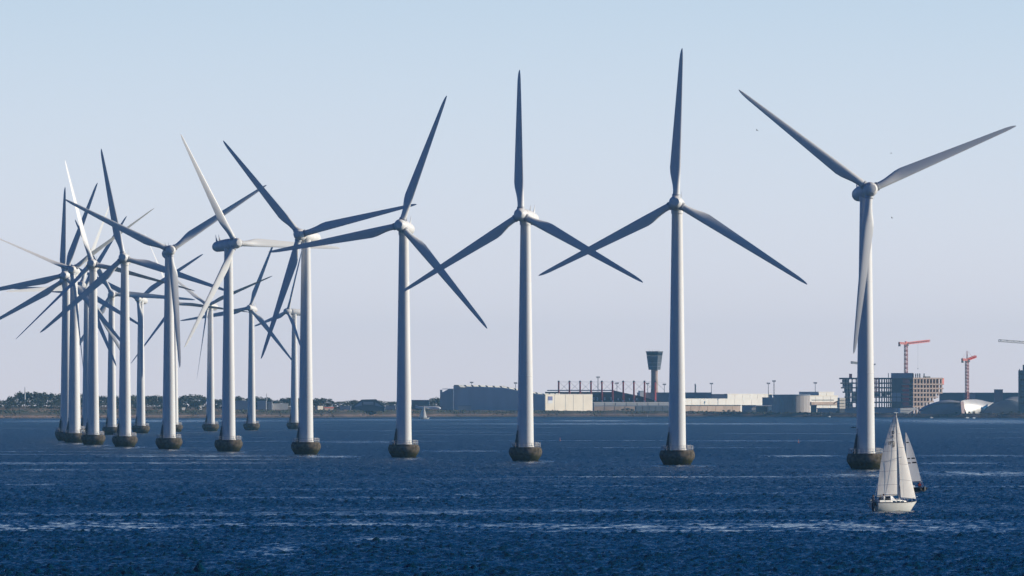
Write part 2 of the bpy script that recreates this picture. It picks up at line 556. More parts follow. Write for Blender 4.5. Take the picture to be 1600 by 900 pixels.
# number, hub height in photo px, tower column px, yaw to the right, first blade angle, blade pitch, label
TURB = [
    (436, 1352.4, 12, 67, 0, 'nearest and tallest wind turbine at the far right, its base beside the white sailboat'),
    (409, 1058, -5, 2, 0, 'wind turbine second from the right, one blade straight up, right of the control tower'),
    (384, 821, -17, 118, 0, 'wind turbine third from the right, one blade upright, hiding part of the hangar'),
    (362, 631, -12, 19, 0, 'wind turbine fourth from the right, its top blade leaning right, left of the big hangar'),
    (343, 478, -24, 77, 0, 'wind turbine fifth from the right, a dark blade pointing up left'),
    (325, 357, 33, 92, 0, 'wind turbine sixth from the right, rotor turned right and nacelle showing its side'),
    (310, 264, 8, 56, 0, 'wind turbine seventh from the right, one blade hanging down its tower'),
    (295, 195, -4, 108, 0, 'wind turbine eighth from the right with a tall dark blade pointing up and slightly left'),
    (283, 145.5, -4, 105, -64, 'wind turbine ninth from the right with a thin white feathered blade pointing up left'),
    (270, 115.5, -6, 53, -70, 'wind turbine tenth from the right with thin feathered blades, just right of the leftmost tower'),
    (258.5, 104, -8, 19, 0, 'leftmost wind turbine of the front row with a thick dark blade reaching the left edge'),
    (247.5, 102.5, -8, 0, 0, 'wind turbine hidden behind the leftmost tower with one dark blade standing upright'),
    (237.5, 118, 36, 26, -22, 'wind turbine hidden behind the tenth tower with its narrow pale blade pointing up right'),
    (228.5, 136, -25, 32, 0, 'wind turbine hidden behind the ninth tower with a dark blade pointing up right'),
    (219.5, 174.5, 3, 94, 0, 'distant wind turbine between the eighth and ninth towers with a dark blade up left'),
    (210, 220, -14, 56, 0, 'distant wind turbine between the seventh and eighth towers with a blade hanging down its tower'),
    (201, 272, 10, 97, -66, 'distant wind turbine peeking out behind the seventh tower with a thin white blade up left'),
    (196.5, 329, -20, 67, -62, 'distant wind turbine just left of the sixth tower with thin feathered blades'),
    (191, 393, -12, 20, 0, 'distant wind turbine standing alone between the fifth and sixth towers'),
    (184, 460, -60, 18, 0, 'farthest wind turbine, half behind the fifth tower with its rotor turned far left'),
]


def build_turbine(h, px, yaw, a0, pitch, label):
    d = HUB_H * F / h
    root = thing('wind_turbine', ((px - 800) / F * d, d, 0), label, 'wind turbine', 'wind turbines standing in a curved row in the sea')
    for n_ in ('foundation', 'tower', 'railing', 'access_stair', 'door', 'cabinet', 'bollard'):
        link(n_, TD[n_], root)
    psi = math.radians(yaw)
    c, s = math.cos(psi), math.sin(psi)
    ct, st = math.cos(TILT), math.sin(TILT)
    nrm = Vector((s * ct, -c * ct, st))
    right = Vector((c, s, 0))
    up = Vector((-s * st, c * st, ct))

    def frame(x, y, z, o):
        return Matrix(((x[0], y[0], z[0], o[0]), (x[1], y[1], z[1], o[1]), (x[2], y[2], z[2], o[2]), (0, 0, 0, 1)))
    O = Vector((0, 0, HUB_H - 0.3))
    Hc = O + nrm * 4.1
    FR = frame(right, -nrm, up, O)
    nac = link('nacelle', TD['nacelle'], root); nac.matrix_basis = FR
    va = link('wind_vane', TD['wind_vane'], nac)
    hub = link('hub', TD['hub'], root); hub.matrix_basis = frame(right, -nrm, up, Hc)
    hi = hub.matrix_basis.inverted()
    p = math.radians(pitch)
    for k in range(3):
        a = math.radians(a0 + 120 * k)
        span = right * math.sin(a) + up * math.cos(a)
        tan = right * math.cos(a) - up * math.sin(a)
        X = tan * math.cos(p) + nrm * math.sin(p)
        Yv = span.cross(X)
        B = frame(X, Yv, span, Hc)
        bl = link('blade', TD['blade'], root); bl.matrix_basis = B
        co = link('blade_collar', TD['blade_collar'], bl)
    return root


for row in TURB:
    build_turbine(*row)

# ---------------------------------------------------------------- the far shore
M['wall_pale'] = mat('pale_cladding', (0.52, 0.52, 0.52), 0.7, 0.2, var=0.15, scale=0.08)
M['wall_white'] = mat('white_cladding', (0.84, 0.79, 0.70), 0.6, 0.25, var=0.12, scale=0.06)
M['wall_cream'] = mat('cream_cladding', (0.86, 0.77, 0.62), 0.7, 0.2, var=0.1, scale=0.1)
M['wall_beige'] = mat('beige_plaster', (0.52, 0.39, 0.30), 0.8, 0.2, var=0.25, scale=0.12)
M['wall_grey'] = mat('grey_cladding', (0.36, 0.40, 0.46), 0.7, 0.2, var=0.15, scale=0.1, stretch=(1, 1, 0.2))
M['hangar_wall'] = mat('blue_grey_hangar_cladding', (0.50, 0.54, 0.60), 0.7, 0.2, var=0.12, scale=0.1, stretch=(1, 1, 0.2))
M['wall_dark'] = mat('dark_cladding', (0.13, 0.15, 0.18), 0.6, 0.3, var=0.2, scale=0.1)
M['wall_mauve'] = mat('mauve_cladding', (0.40, 0.31, 0.32), 0.7, 0.2, var=0.15, scale=0.1)
M['roof_dark'] = mat('dark_roofing', (0.05, 0.055, 0.065), 0.7, 0.2, var=0.3, scale=0.1)
M['roof_light'] = mat('roof_light_panel', (0.8, 0.77, 0.7), 0.5, 0.3, var=0.1, scale=0.3)
M['concrete'] = mat('raw_concrete', (0.46, 0.35, 0.29), 0.85, 0.15, var=0.25, scale=0.2)
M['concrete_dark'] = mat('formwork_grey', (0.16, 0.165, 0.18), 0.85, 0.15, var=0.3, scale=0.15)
M['net_red'] = mat('red_site_netting', (0.80, 0.17, 0.13), 0.9, 0.1, var=0.4, scale=0.15)
M['red'] = mat('red_steel_paint', (0.75, 0.12, 0.09), 0.5, 0.3, var=0.2, scale=0.4)
M['red_faded'] = mat('faded_red_crane_paint', (0.90, 0.22, 0.16), 0.5, 0.3, var=0.2, scale=0.4)
M['teal_wall'] = mat('teal_grey_cladding', (0.20, 0.28, 0.30), 0.7, 0.2, var=0.12, scale=0.05)
M['tank'] = mat('tank_steel', (0.46, 0.41, 0.38), 0.55, 0.3, var=0.2, scale=0.12, stretch=(1, 1, 0.15))
M['alu'] = mat('aluminium_shingle', (0.55, 0.54, 0.53), 0.4, 0.4, var=0.12, scale=0.15, metal=0.25)
M['glass'] = mat('dark_glass', (0.03, 0.04, 0.05), 0.12, 0.5)
M['brick'] = mat('reddish_core_shuttering', (0.62, 0.26, 0.23), 0.85, 0.1, var=0.3, scale=0.15)
M['crane_mast'] = mat('crane_mast_paint', (0.55, 0.20, 0.18), 0.5, 0.3, var=0.3, scale=0.5)
M['mast_grey'] = mat('mast_grey', (0.22, 0.23, 0.25), 0.5, 0.3, var=0.2, scale=0.5)
M['sign_blue'] = mat('sign_lavender_blue', (0.16, 0.18, 0.36), 0.6, 0.2)
M['white'] = mat('white_gloss_paint', (0.75, 0.74, 0.72), 0.35, 0.4, var=0.06, scale=1.0)
M['trunk'] = mat('bark', (0.07, 0.055, 0.04), 0.9, 0.1, var=0.3, scale=1.5)
M['leaf'] = mat('dark_foliage', (0.07, 0.08, 0.05), 0.8, 0.1, scale=0.25, color2=(0.095, 0.10, 0.06))
M['leaf2'] = mat('olive_foliage', (0.085, 0.09, 0.055), 0.8, 0.1, scale=0.25, color2=(0.115, 0.105, 0.065))


def lerp(tab, x):
    return float(np.interp(x, [t[0] for t in tab], [t[1] for t in tab]))


SHORE = [(-900, 655), (-100, 654), (0, 653.8), (300, 652.3), (500, 651.6), (700, 650.6), (900, 650.2), (1100, 649.9), (1300, 650.8), (1400, 651.3), (1600, 652.4), (2500, 654)]
BRINK = [(-900, 640), (0, 640), (300, 640.2), (600, 640.5), (700, 641), (900, 642), (1100, 643), (1300, 645), (1450, 646.5), (1600, 645.5), (2500, 644)]


def shore(px):
    return wd(lerp(SHORE, px))


def brink_z(px):
    return ZC - (lerp(BRINK, px) - YH) * (shore(px) + 70) / F


def ground(px, t):
    """height of the land t metres behind the water's edge"""
    zp = brink_z(px)
    if t < 0: return t * 0.08
    if t < 70:
        q = t / 70
        return zp * (0.35 * q + 0.65 * q * q * (3 - 2 * q))
    if px < 720: zp += 3.2 * max(0.0, min(1.0, (t - 105) / 60)) * max(0.0, min(1.0, (720 - px) / 40))   # wooded rise behind the left shore
    if t < 700: return zp - 1.2 * (t - 70) / 630
    return max(0.2, zp - 1.2 - (zp - 1.4) * min(1, (t - 700) / 500))


def land_material():
    m = bpy.data.materials.new('shore_ground')
    m.use_nodes = True
    t = m.node_tree
    b = t.nodes['Principled BSDF']
    b.inputs['Roughness'].default_value = 0.95
    b.inputs['Specular IOR Level'].default_value = 0.1
    tc = t.nodes.new('ShaderNodeTexCoord')
    sx = t.nodes.new('ShaderNodeSeparateXYZ'); t.links.new(tc.outputs['Object'], sx.inputs[0])
    mp = t.nodes.new('ShaderNodeMapping'); mp.inputs['Scale'].default_value = (0.03, 0.05, 0.5)
    t.links.new(tc.outputs['Object'], mp.inputs[0])
    no = t.nodes.new('ShaderNodeTexNoise'); no.inputs['Scale'].default_value = 1.0; no.inputs['Detail'].default_value = 8; no.inputs['Roughness'].default_value = 0.7
    t.links.new(mp.outputs[0], no.inputs['Vector'])
    ma = t.nodes.new('ShaderNodeMath'); ma.operation = 'MULTIPLY_ADD'; ma.inputs[1].default_value = 5.0
    t.links.new(no.outputs['Fac'], ma.inputs[0]); t.links.new(sx.outputs[2], ma.inputs[2])
    mr = t.nodes.new('ShaderNodeMapRange'); mr.inputs['From Min'].default_value = 0.0; mr.inputs['From Max'].default_value = 12.0
    t.links.new(ma.outputs[0], mr.inputs['Value'])
    cr = t.nodes.new('ShaderNodeValToRGB')
    el = cr.color_ramp.elements
    el[0].position = 0.0; el[0].color = (0.05, 0.045, 0.045, 1)
    el[1].position = 1.0; el[1].color = (0.17, 0.13, 0.08, 1)
    for p, c in ((0.24, (0.13, 0.10, 0.085, 1)), (0.34, (0.25, 0.17, 0.14, 1)), (0.42, (0.09, 0.075, 0.06, 1)), (0.60, (0.06, 0.058, 0.042, 1)), (0.74, (0.19, 0.13, 0.10, 1))):
        e = el.new(p); e.color = c
    t.links.new(mr.outputs[0], cr.inputs[0])
    t.links.new(cr.outputs[0], b.inputs['Base Color'])
    return m


M['land'] = land_material()


def build_land():
    pxs = np.linspace(-2500, 4100, 661)
    ts = [-40, -8, 0, 4, 8, 13, 19, 26, 34, 43, 52, 61, 70, 90, 130, 200, 350, 700, 900, 1200, 2200]
    grid = []
    for t in ts:
        row = []
        for i, px in enumerate(pxs):
            d = shore(px) + t + (6 * math.sin(px * .09) + 4 * math.sin(px * .23 + 1) if t < 200 else 0)
            z = ground(px, t)
            if 0 < t <= 70: z += rng.normal(0, 0.22) + 0.3 * math.sin(px * .21 + t * .2)
            row.append(((px - 800) / F * d, d, max(z, -2) if t > 0 else z))
        grid.append(row)
    tag(MB().sheet(grid).build('shore_land', M['land'], smooth=180), kind='structure')


build_land()
S0 = 11480.0


def place(px, t):
    d = shore(px) + t
    return d, ((px - 800) / F * d, d, ground(px, t) - 0.3)


class Plan:
    """a thing on the far shore: local x and z in metres measured from photograph pixels, origin at its ground"""

    def __init__(self, name, label, cat, px, t, theta=0.0, group=None):
        self.d, loc = place(px, t)
        self.px = px
        self.s = self.d / F
        self.th = math.radians(theta)
        self.c = math.cos(self.th)
        self.z0 = loc[2]
        self.root = thing(name, loc, label, cat, group, rz=self.th)

    def x(self, px): return (px - self.px) * self.s / self.c
    def z(self, py): return ZC - (py - YH) * self.s - self.z0
    def p(self, px, py): return (self.x(px), self.z(py))

    def block(self, part, m, px0, px1, py0, py1=None, y0=0.0, y1=12.0):
        """box part from column px0 to px1, row py0 (top) to py1 (bottom, ground when None)"""
        a, b = self.x(px0), self.x(px1)
        zt = self.z(py0); zb = 0.0 if py1 is None else self.z(py1)
        return MB().box(((a + b) / 2, (y0 + y1) / 2, (zt + zb) / 2), (b - a, y1 - y0, zt - zb)).build(part, m, self.root)

    def poly(self, part, m, pts, y0=0.0, y1=12.0, smooth=None):
        q = [self.p(*p) for p in pts]
        return MB().prism(q[::-1], y0, y1).build(part, m, self.root, smooth)


def simple_building(name, label, px0, px1, py0, t, theta, wall, roof, depth=12.0, cat='building', group=None, seams=0, windows=None, roof_h=0.7):
    b = Plan(name, label, cat, px0, t, theta, group)
    w = b.block('wall', wall, px0, px1, py0, None, 0, depth)
    a, c = b.x(px0), b.x(px1)
    MB().box(((a + c) / 2, depth / 2, b.z(py0) + roof_h / 2 + 0.003), (c - a + 0.6, depth + 0.6, roof_h)).build('roof', roof, b.root)
    if seams:
        n = seams
        ht = b.z(py0)
        for k in range(n):
            q0 = a + (c - a) * k / n; q1 = a + (c - a) * (k + 1) / n
            MB().box(((q0 + q1) / 2, -0.1, ht / 2), (q1 - q0 - 0.45, 0.28, ht - 0.5)).build('wall_panel', wall, b.root)
    for (wa, wb, wt, wl) in (windows or []):
        b.block('window', M['glass'], wa, wb, wt, wl, -0.12, 0.25)
    return b


# --- trees
def tree_mesh(seed, leafm):
    r = random.Random(seed)
    mb = MB()
    blobs = [(0, 0, 0.58, 0.33, 0.36)]
    for k in range(9):
        a = r.uniform(0, 6.28)
        rad = r.uniform(.15, .34)
        blobs.append((rad * math.cos(a), rad * math.sin(a), r.uniform(.14, .84), r.uniform(.16, .27), r.uniform(.12, .22)))
    for (x, y, z, rr, rz) in blobs:
        for _ in range(60 if rr > .3 else 34):
            u = Vector((r.gauss(0, 1), r.gauss(0, 1), r.gauss(0, 1))).normalized() * r.uniform(.6, 1.06)
            c = Vector((x + u.x * rr, y + u.y * rr, min(1.0, z + u.z * rz)))
            n = Vector((r.gauss(0, 1), r.gauss(0, 1), r.gauss(0, 1) + .5)).normalized()
            t1 = n.orthogonal().normalized(); t2 = n.cross(t1)
            s = r.uniform(.035, .075)
            mb.add([c + t1 * s, c + t2 * s * .8 + n * s * .3, c - t1 * s, c - t2 * s * .8], [(0, 1, 2, 3)])
    crown = mb.mesh('crown', leafm)
    tb = MB().tube((0, 0, -0.03), (0.01, 0, 0.3), 0.035, 0.025, 7).tube((0.01, 0, 0.28), (0.0, 0.02, 0.75), 0.026, 0.008, 6)
    for k in range(4):
        a = k * 1.6 + r.uniform(0, 1)
        tb.tube((0.01, 0, 0.25 + .06 * k), (.24 * math.cos(a), .24 * math.sin(a), .5 + .06 * k), 0.014, 0.005, 5)
    return crown, tb.mesh('trunk', M['trunk'])


TREES = [tree_mesh(s, M['leaf'] if s % 2 else M['leaf2']) for s in range(1, 8)]
TOPS = [(-160, 616), (-100, 619), (-40, 624), (0, 622.5), (5, 625.5), (15, 621), (28, 611.5), (40, 610.5), (60, 611), (90, 613.5), (110, 614), (128, 613), (133, 611), (155, 617), (170, 618), (198, 617),
        (208, 615.5), (225, 618), (245, 616.5), (262, 619), (282, 620), (290, 616.5), (297, 614), (305, 615), (318, 618), (335, 622), (346, 623), (366, 622), (374, 617), (381, 617.5), (387, 622), (397, 619.5),
        (410, 618.5), (422, 622.5), (434, 625), (447, 620), (458, 620), (480, 623), (492, 623), (506, 619.5), (514, 622), (521, 628), (535, 625.5), (550, 624), (561, 624.5), (575, 626), (598, 624), (604, 628),
        (613, 626), (622, 627), (640, 628), (668, 626), (676, 621), (684, 619.5), (690, 622)]


def plant(name, label, cat, group, px, t, top_py, width=1.0, proto=None, r=random):
    d, loc = place(px, t)
    h = (ZC - (top_py - YH) * d / F) - loc[2]
    k = proto if proto is not None else r.randrange(len(TREES))
    root = thing(name, loc, label, cat, group, rz=r.uniform(0, 6.28))
    w = h * width
    root.scale = (w, w, h)
    link('trunk', TREES[k][1], root)
    link('crown', TREES[k][0], root)
    return root


WHERE = [(30, 'by the left edge of the picture'), (96, 'near the white radio mast'), (140, 'between the ninth tower and the tenth'), (188, 'between the eighth tower and the ninth'),
         (212, 'just right of the eighth tower'), (258, 'left of the seventh tower'), (318, 'right of the seventh tower'), (350, 'behind the sixth tower'), (398, 'behind the pale sheds'),
         (456, 'left of the farthest turbine'), (515, 'just right of the fifth tower'), (548, 'left of the trapezoid hangar'), (605, 'behind the trapezoid hangar'), (640, 'behind the fourth tower'), (9999, 'left of the big hangar')]


def where(px):
    return next(w for q, w in WHERE if px < q)


rt = random.Random(5)
px = -165.0
while px < 690:
    top = lerp(TOPS, px)
    if not (641 < px < 668):
        plant('tree', ('tall' if top < 618 else 'dark') + ' broadleaf skyline tree ' + where(px), 'tree', 'trees of the wooded belt on the left shore',
              px, rt.uniform(150, 260), top + rt.uniform(-.3, 1.0), 1.0 if top < 616 else 1.25, r=rt)
    px += rt.uniform(6.0, 9.5) if top < 620 else rt.uniform(4.5, 7.0)
px = -160.0
while px < 690:                              # lower understorey trees at the front edge of the belt
    top = lerp(TOPS, px)
    plant('small_tree', 'low bushy tree at the wood edge ' + where(px), 'tree', 'low trees fronting the wooded belt on the left shore',
          px, rt.uniform(95, 140), top + (640 - top) * rt.uniform(.35, .6), 1.6, r=rt)
    px += rt.uniform(7, 12)
BANK = [(898, 'below the middle of the sunlit hangar front'), (918, 'at the right end of the sunlit hangar front'), (1000, 'in front of the pier building, a rising mound'), (1060, 'left of the second tower'),
        (1100, 'just right of the second tower'), (1150, 'before the right half of the beige warehouse'), (1180, 'by the white motor vessel'), (1210, 'left of the round tank'), (1500, 'below the left shell of the aquarium'),
        (1540, 'below the bright shell of the aquarium'), (9999, 'below the right shell of the aquarium')]
for (bx_, top, w) in ((878, 637.5, 1.6), (884, 636.5, 1.5), (892, 639, 1.8), (900, 637, 1.3), (904, 636, 1.4), (914, 640.5, 2.0), (965, 640, 1.9), (973, 638.3, 1.7), (981, 636.8, 1.7), (988, 638.5, 1.7),
                     (1020, 642, 2.2), (1082, 641.5, 1.8), (1131, 640.5, 1.7), (1139, 639.5, 1.6), (1146, 640.5, 1.7), (1156, 642, 1.8), (1175, 643, 2), (1203, 641, 1.8),
                     (1436, 644, 1.9), (1444, 643.5, 1.8), (1452, 643.5, 1.9), (1465, 643.5, 1.9), (1480, 643.5, 1.9), (1495, 643.5, 2), (1514, 642.6, 1.7), (1521, 642.2, 1.6), (1531, 643, 1.7), (1548, 645, 2), (1567, 643, 1.7), (1580, 642, 1.6), (1592, 642.5, 1.7), (1606, 642.5, 1.7)):
    plant('bush', 'dark green shrub on the bank of the far shore below the airport and aquarium buildings', 'shrub', 'shrubs along the bank right of the hangar',
          bx_, rt.uniform(78, 88), top, w, r=rt)['label'] = 'dark green shrub on the bank ' + next(w_ for q, w_ in BANK if bx_ < q)

# rough scrub and stones on the bank: too many to count
sb = MB()
rr_ = random.Random(9)
for k in range(2600):
    px = rr_.uniform(-300, 1900)
    t = rr_.choice((rr_.uniform(2, 14), rr_.uniform(20, 68)))
    d = shore(px) + t
    s = rr_.uniform(.25, .8) if t < 14 else rr_.uniform(.4, 1.1)
    c = ((px - 800) / F * d, d, ground(px, t))
    pts = []
    for (x, y, z) in ((1, 0, 0), (0, 1, 0), (-1, 0, 0), (0, -1, 0), (0, 0, 1), (0, 0, -1)):
        q = s * rr_.uniform(.6, 1.3)
        pts.append((c[0] + x * q * 1.4, c[1] + y * q, c[2] + z * q))
    sb.add(pts, [(0, 1, 4), (1, 2, 4), (2, 3, 4), (3, 0, 4), (1, 0, 5), (2, 1, 5), (3, 2, 5), (0, 3, 5)])
M['rubble'] = mat('shore_rubble', (0.20, 0.15, 0.125), 0.95, 0.1, scale=0.05, color2=(0.07, 0.065, 0.045))
tag(sb.build('shore_rubble', M['rubble']), kind='stuff')

# a hedge of low scrub along the middle of the left bank
sb = MB()
for k in range(2100):
    px = rr_.uniform(-300, 700) if k < 1700 else rr_.uniform(700, 1300)
    t = rr_.uniform(40, 60)
    d = shore(px) + t
    s = rr_.uniform(.5, 1.25)
    c = ((px - 800) / F * d, d, ground(px, t) + .2)
    pts = []
    for (x, y, z) in ((1, 0, 0), (0, 1, 0), (-1, 0, 0), (0, -1, 0), (0, 0, 1), (0, 0, -1)):
        q = s * rr_.uniform(.6, 1.3)
        pts.append((c[0] + x * q * 1.5, c[1] + y * q, c[2] + z * q))
    sb.add(pts, [(0, 1, 4), (1, 2, 4), (2, 3, 4), (3, 0, 4), (1, 0, 5), (2, 1, 5), (3, 2, 5), (0, 3, 5)])
tag(sb.build('bank_scrub', M['leaf']), kind='stuff')

# --- masts
def floodlight(px, top, label, t=420, base=640, wide=1.0, lattice=False):
    b = Plan('floodlight_mast', label, 'light mast', px, t, group='floodlight masts behind the airport buildings')
    H = b.z(top)
    if lattice:
        m_ = MB()
        for sx in (-.8, .8):
            m_.tube((sx, 0, 0), (sx * .4, 0, H), .22, .15, 5)
        for k in range(12):
            z0, z1 = H * k / 12, H * (k + 1) / 12
            m_.tube((-.8 + .48 * k / 12, 0, z0), (.8 - .48 * (k + 1) / 12, 0, z1), .12, n=4)
        m_.build('lattice_pole', M['mast_grey'], b.root)
    else:
        MB().tube((0, 0, 0), (0, 0, H), .45 * wide, .25 * wide, 8).build('pole', M['mast_grey'], b.root)
    MB().box((0, 0, H + .2), (3.6 * wide, 1.6, .5)).box((-1.2 * wide, -.3, H - .5), (.9, 1.0, .9)).box((1.2 * wide, -.3, H - .5), (.9, 1.0, .9)).box((0, -.3, H - .5), (.9, 1.0, .9)).build('lamp_head', M['mast_grey'], b.root)


for px, top, lab in ((736.9, 597.3, 'floodlight mast rising behind the left part of the big hangar roof'), (805.7, 598.2, 'floodlight mast just left of the third tower above the hangar roof'),
                     (964, 598.5, 'floodlight mast between the fourth and fifth red pylon from the hall end'), (1012, 599, 'floodlight mast just left of the control tower shaft'),
                     (1038, 600.3, 'faint floodlight mast just right of the control tower'), (1111.6, 599, 'floodlight mast over the mauve roof right of the second tower'),
                     (1200.6, 598.6, 'floodlight mast above the white hall, left of the lattice mast'), (1273.8, 598, 'floodlight mast above the white block right of the round tank'),
                     (1365.3, 569, 'tall lamp mast close to the right edge of the nearest tower')):
    floodlight(px, top, lab)
floodlight(1209.4, 595, 'lattice antenna mast above the left rim of the round tank', lattice=True)
floodlight(934.4, 589, 'lattice mast among the red pylons left of the control tower', lattice=True)
b = Plan('chimney', 'stout grey chimney on the mauve hall right of the second tower', 'chimney', 1086.6, 330)
MB().tube((0, 0, 0), (0, 0, b.z(601.5)), .95, .8, 10).build('stack', M['mast_grey'], b.root)
MB().tube((0, 0, b.z(601.5)), (0, 0, b.z(599.6)), .95, .95, 10).build('cap', M['white'], b.root)
for px, top, bot, lab in ((39, 604.5, 624, 'white radio mast in front of the trees at the far left'), (131, 628, 641, 'short white mast by the trees beside the ninth tower'), (416.6, 615, 640, 'thin pale mast by the low pale sheds on the left shore')):
    b = Plan('radio_mast', lab, 'mast', px, 92)
    MB().tube((0, 0, 0), (0, 0, b.z(bot)), .22, .22, 6).build('footing', M['mast_grey'], b.root)
    MB().tube((0, 0, b.z(bot)), (0, 0, b.z(top)), .62, .3, 8).build('pole', M['white'], b.root)

# --- small buildings on the left shore
simple_building('hangar', 'pale blue grey shed beside the lone distant turbine tower', 367, 389, 627.3, 90, 0, M['wall_pale'], M['wall_grey'], seams=2)
simple_building('shed', 'pale tall shed left of the thin mast on the left shore', 402, 416, 626, 90, 0, M['wall_pale'], M['roof_dark'], seams=2)
simple_building('shed', 'pale shed right of the thin mast on the left shore', 417.5, 425, 627.5, 90, 0, M['wall_pale'], M['roof_dark'])
simple_building('shed', 'low long white roofed shed left of the farthest turbine', 426, 450.5, 631.5, 90, 12, M['wall_white'], M['wall_white'], seams=2)
simple_building('hut', 'tiny white hut on the left shore right of the seventh tower', 284, 289, 638, 86, 30, M['white'], M['wall_white'], depth=4, cat='hut')
simple_building('hut', 'tiny white hut at the wood edge left of the distant tower beside the sixth tower', 311.5, 315, 634.5, 86, 30, M['white'], M['wall_white'], depth=3, cat='hut')
simple_building('hut', 'tiny white hut just right of the sixth tower', 371.5, 374.5, 637, 86, 30, M['white'], M['wall_white'], depth=3, cat='hut')
simple_building('hut', 'small cream cabin on the left shore just right of the fifth tower', 496.5, 505, 634, 88, 35, M['wall_cream'], M['roof_dark'], depth=4, cat='hut')
simple_building('hut', 'low pink red roofed cabin second right of the fifth tower', 507, 521, 637.5, 86, 30, M['wall_beige'], M['red_faded'], depth=4, cat='hut')
b = Plan('hangar', 'dark trapezoid hangar with pale centre panel left of the fourth tower', 'hangar', 549, 90)
b.poly('wall', M['wall_dark'], [(549, 642), (549, 636), (565.5, 625), (587, 624.5), (601, 636.5), (601, 642)], 0, 30)
b.block('door_panel', M['wall_pale'], 567.5, 583.5, 627.8, 632.3, -.4, .1)
b.poly('side_panel', M['wall_grey'], [(553, 636), (565, 627.5), (565.5, 633.5)], -.4, .1)
b.poly('side_panel', M['wall_grey'], [(586, 627.5), (598.5, 636), (586, 633.5)], -.4, .1)
b.poly('roof', M['roof_dark'], [(548.3, 636.2), (565.2, 624.3), (587.3, 623.8), (601.9, 636.4), (601.4, 636.9), (587, 624.5), (565.5, 625), (549, 636.7)], -.6, 31)
simple_building('shed', 'low pale shed attached left of the trapezoid hangar', 531, 548, 635.3, 92, 0, M['wall_pale'], M['wall_grey'])
simple_building('shed', 'low pale shed just left of the fourth tower', 602.5, 618, 634.7, 92, 0, M['wall_pale'], M['wall_grey'])
simple_building('terminal', 'long low dark building between the fourth tower and the big hangar', 643, 671, 626, 120, 0, M['wall_dark'], M['wall_grey'], depth=20, cat='building')

# --- the parked aircraft
b = Plan('aircraft', 'white parked aircraft in front of the trees left of the big hangar', 'aircraft', 648, 86)
rings = []
for px, r_, zc_ in ((649, .2, 636.6), (651, 1.0, 636.9), (656, 1.6, 637.3), (662, 1.75, 637.5), (680, 1.75, 637.5), (685, 1.6, 637.6), (687.5, 1.0, 637.8), (689, .2, 638)):
    rings.append([(b.x(px), 2 + r_ * math.cos(2 * math.pi * k / 12), b.z(zc_) + r_ * math.sin(2 * math.pi * k / 12)) for k in range(12)])
MB().loft(rings).build('fuselage', M['white'], b.root, 60)
b.poly('tail_fin', M['wall_pale'], [(649, 636.4), (648.6, 632.4), (651, 632.4), (655, 636.4)], 1.8, 2.2)
MB().loft([[(b.x(666), 2, b.z(638.2)), (b.x(672), 2, b.z(638.2)), (b.x(672), 2, b.z(638.2) + .4), (b.x(666), 2, b.z(638.2) + .4)],
           [(b.x(661), -13, b.z(637.4)), (b.x(663.5), -13, b.z(637.4)), (b.x(663.5), -13, b.z(637.4) + .2), (b.x(661), -13, b.z(637.4) + .2)]]).build('wing', M['wall_pale'], b.root)
for px in (653, 669, 684):
    MB().tube((b.x(px), 2, -0.2), (b.x(px), 2, b.z(638)), .35, n=8).build('landing_gear', M['dark_steel'], b.root)

# --- the big hangar: shaded long wall on the left of the corner, sunlit front on the right
b = Plan('hangar', 'big grey hangar with slanted white roof lights along its roof edge', 'hangar', 851.5, 80)
ROOF = [(708.5, 604.2), (750, 604.7), (787, 606.4), (851.5, 618.4)]
top = lambda q: lerp(ROOF, q)
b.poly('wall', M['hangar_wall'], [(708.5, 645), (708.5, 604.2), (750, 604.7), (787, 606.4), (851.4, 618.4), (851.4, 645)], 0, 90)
for k in range(9):                               # panels of the long wall, standing slightly proud
    pa, pb = 708.8 + 15.85 * k, 708.8 + 15.85 * (k + 1) - .7
    q = [b.p(pa, 642), b.p(pb, 642), b.p(pb, top(pb) + .9), b.p(pa, top(pa) + .9)]
    MB().prism(q, -.35, .1).build('wall_panel', M['hangar_wall'], b.root)
b.poly('rear_wall', M['roof_dark'], [(708.5, 645), (708.5, 601.2), (750, 601.7), (787, 603.2), (851.4, 615.4), (851.4, 645)], 92, 95)
for k in range(12):
    x0 = 716 + 11.2 * k
    x1 = x0 + 11.5
    yk = 7.0 * k                                 # each next roof light stands a bay deeper on the roof
    pts = [(x0, top(x0) - 3.0), (x0 + 8, top(x0 + 8) - 3.0), (x1, top(x1) + .7), (x0 + 3.5, top(x0 + 3.5) + .7)]
    vs = []
    for back in (0, 1):                          # a wedge whose glazed face is turned to the right
        for (pp, pz) in pts:
            vs.append((b.x(pp), yk + 1.0 if back else yk - .5 - (x1 - pp) * b.s * 0.7, b.z(pz)))
    MB().add(vs, [(3, 2, 1, 0), (4, 5, 6, 7), (0, 1, 5, 4), (1, 2, 6, 5), (2, 3, 7, 6), (3, 0, 4, 7)]).build('roof_light', M['roof_light'], b.root)
q = [b.p(708, 604.2), b.p(750, 604.7), b.p(787, 606.4), b.p(850, 618.1), b.p(850, 617.4), b.p(787, 605.6), b.p(750, 604), b.p(708, 603.5)]
MB().prism(q, 1.2, 91).build('roof', M['wall_white'], b.root)
b = Plan('hangar_wing', 'sunlit cream hangar wing with a lavender sign at the right end of the big hangar', 'hangar', 851.5, 82, 50)
W = b.x(926)
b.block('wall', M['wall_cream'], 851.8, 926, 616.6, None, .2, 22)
edges = [851.5, 866, 883, 895.5, 911, 926]
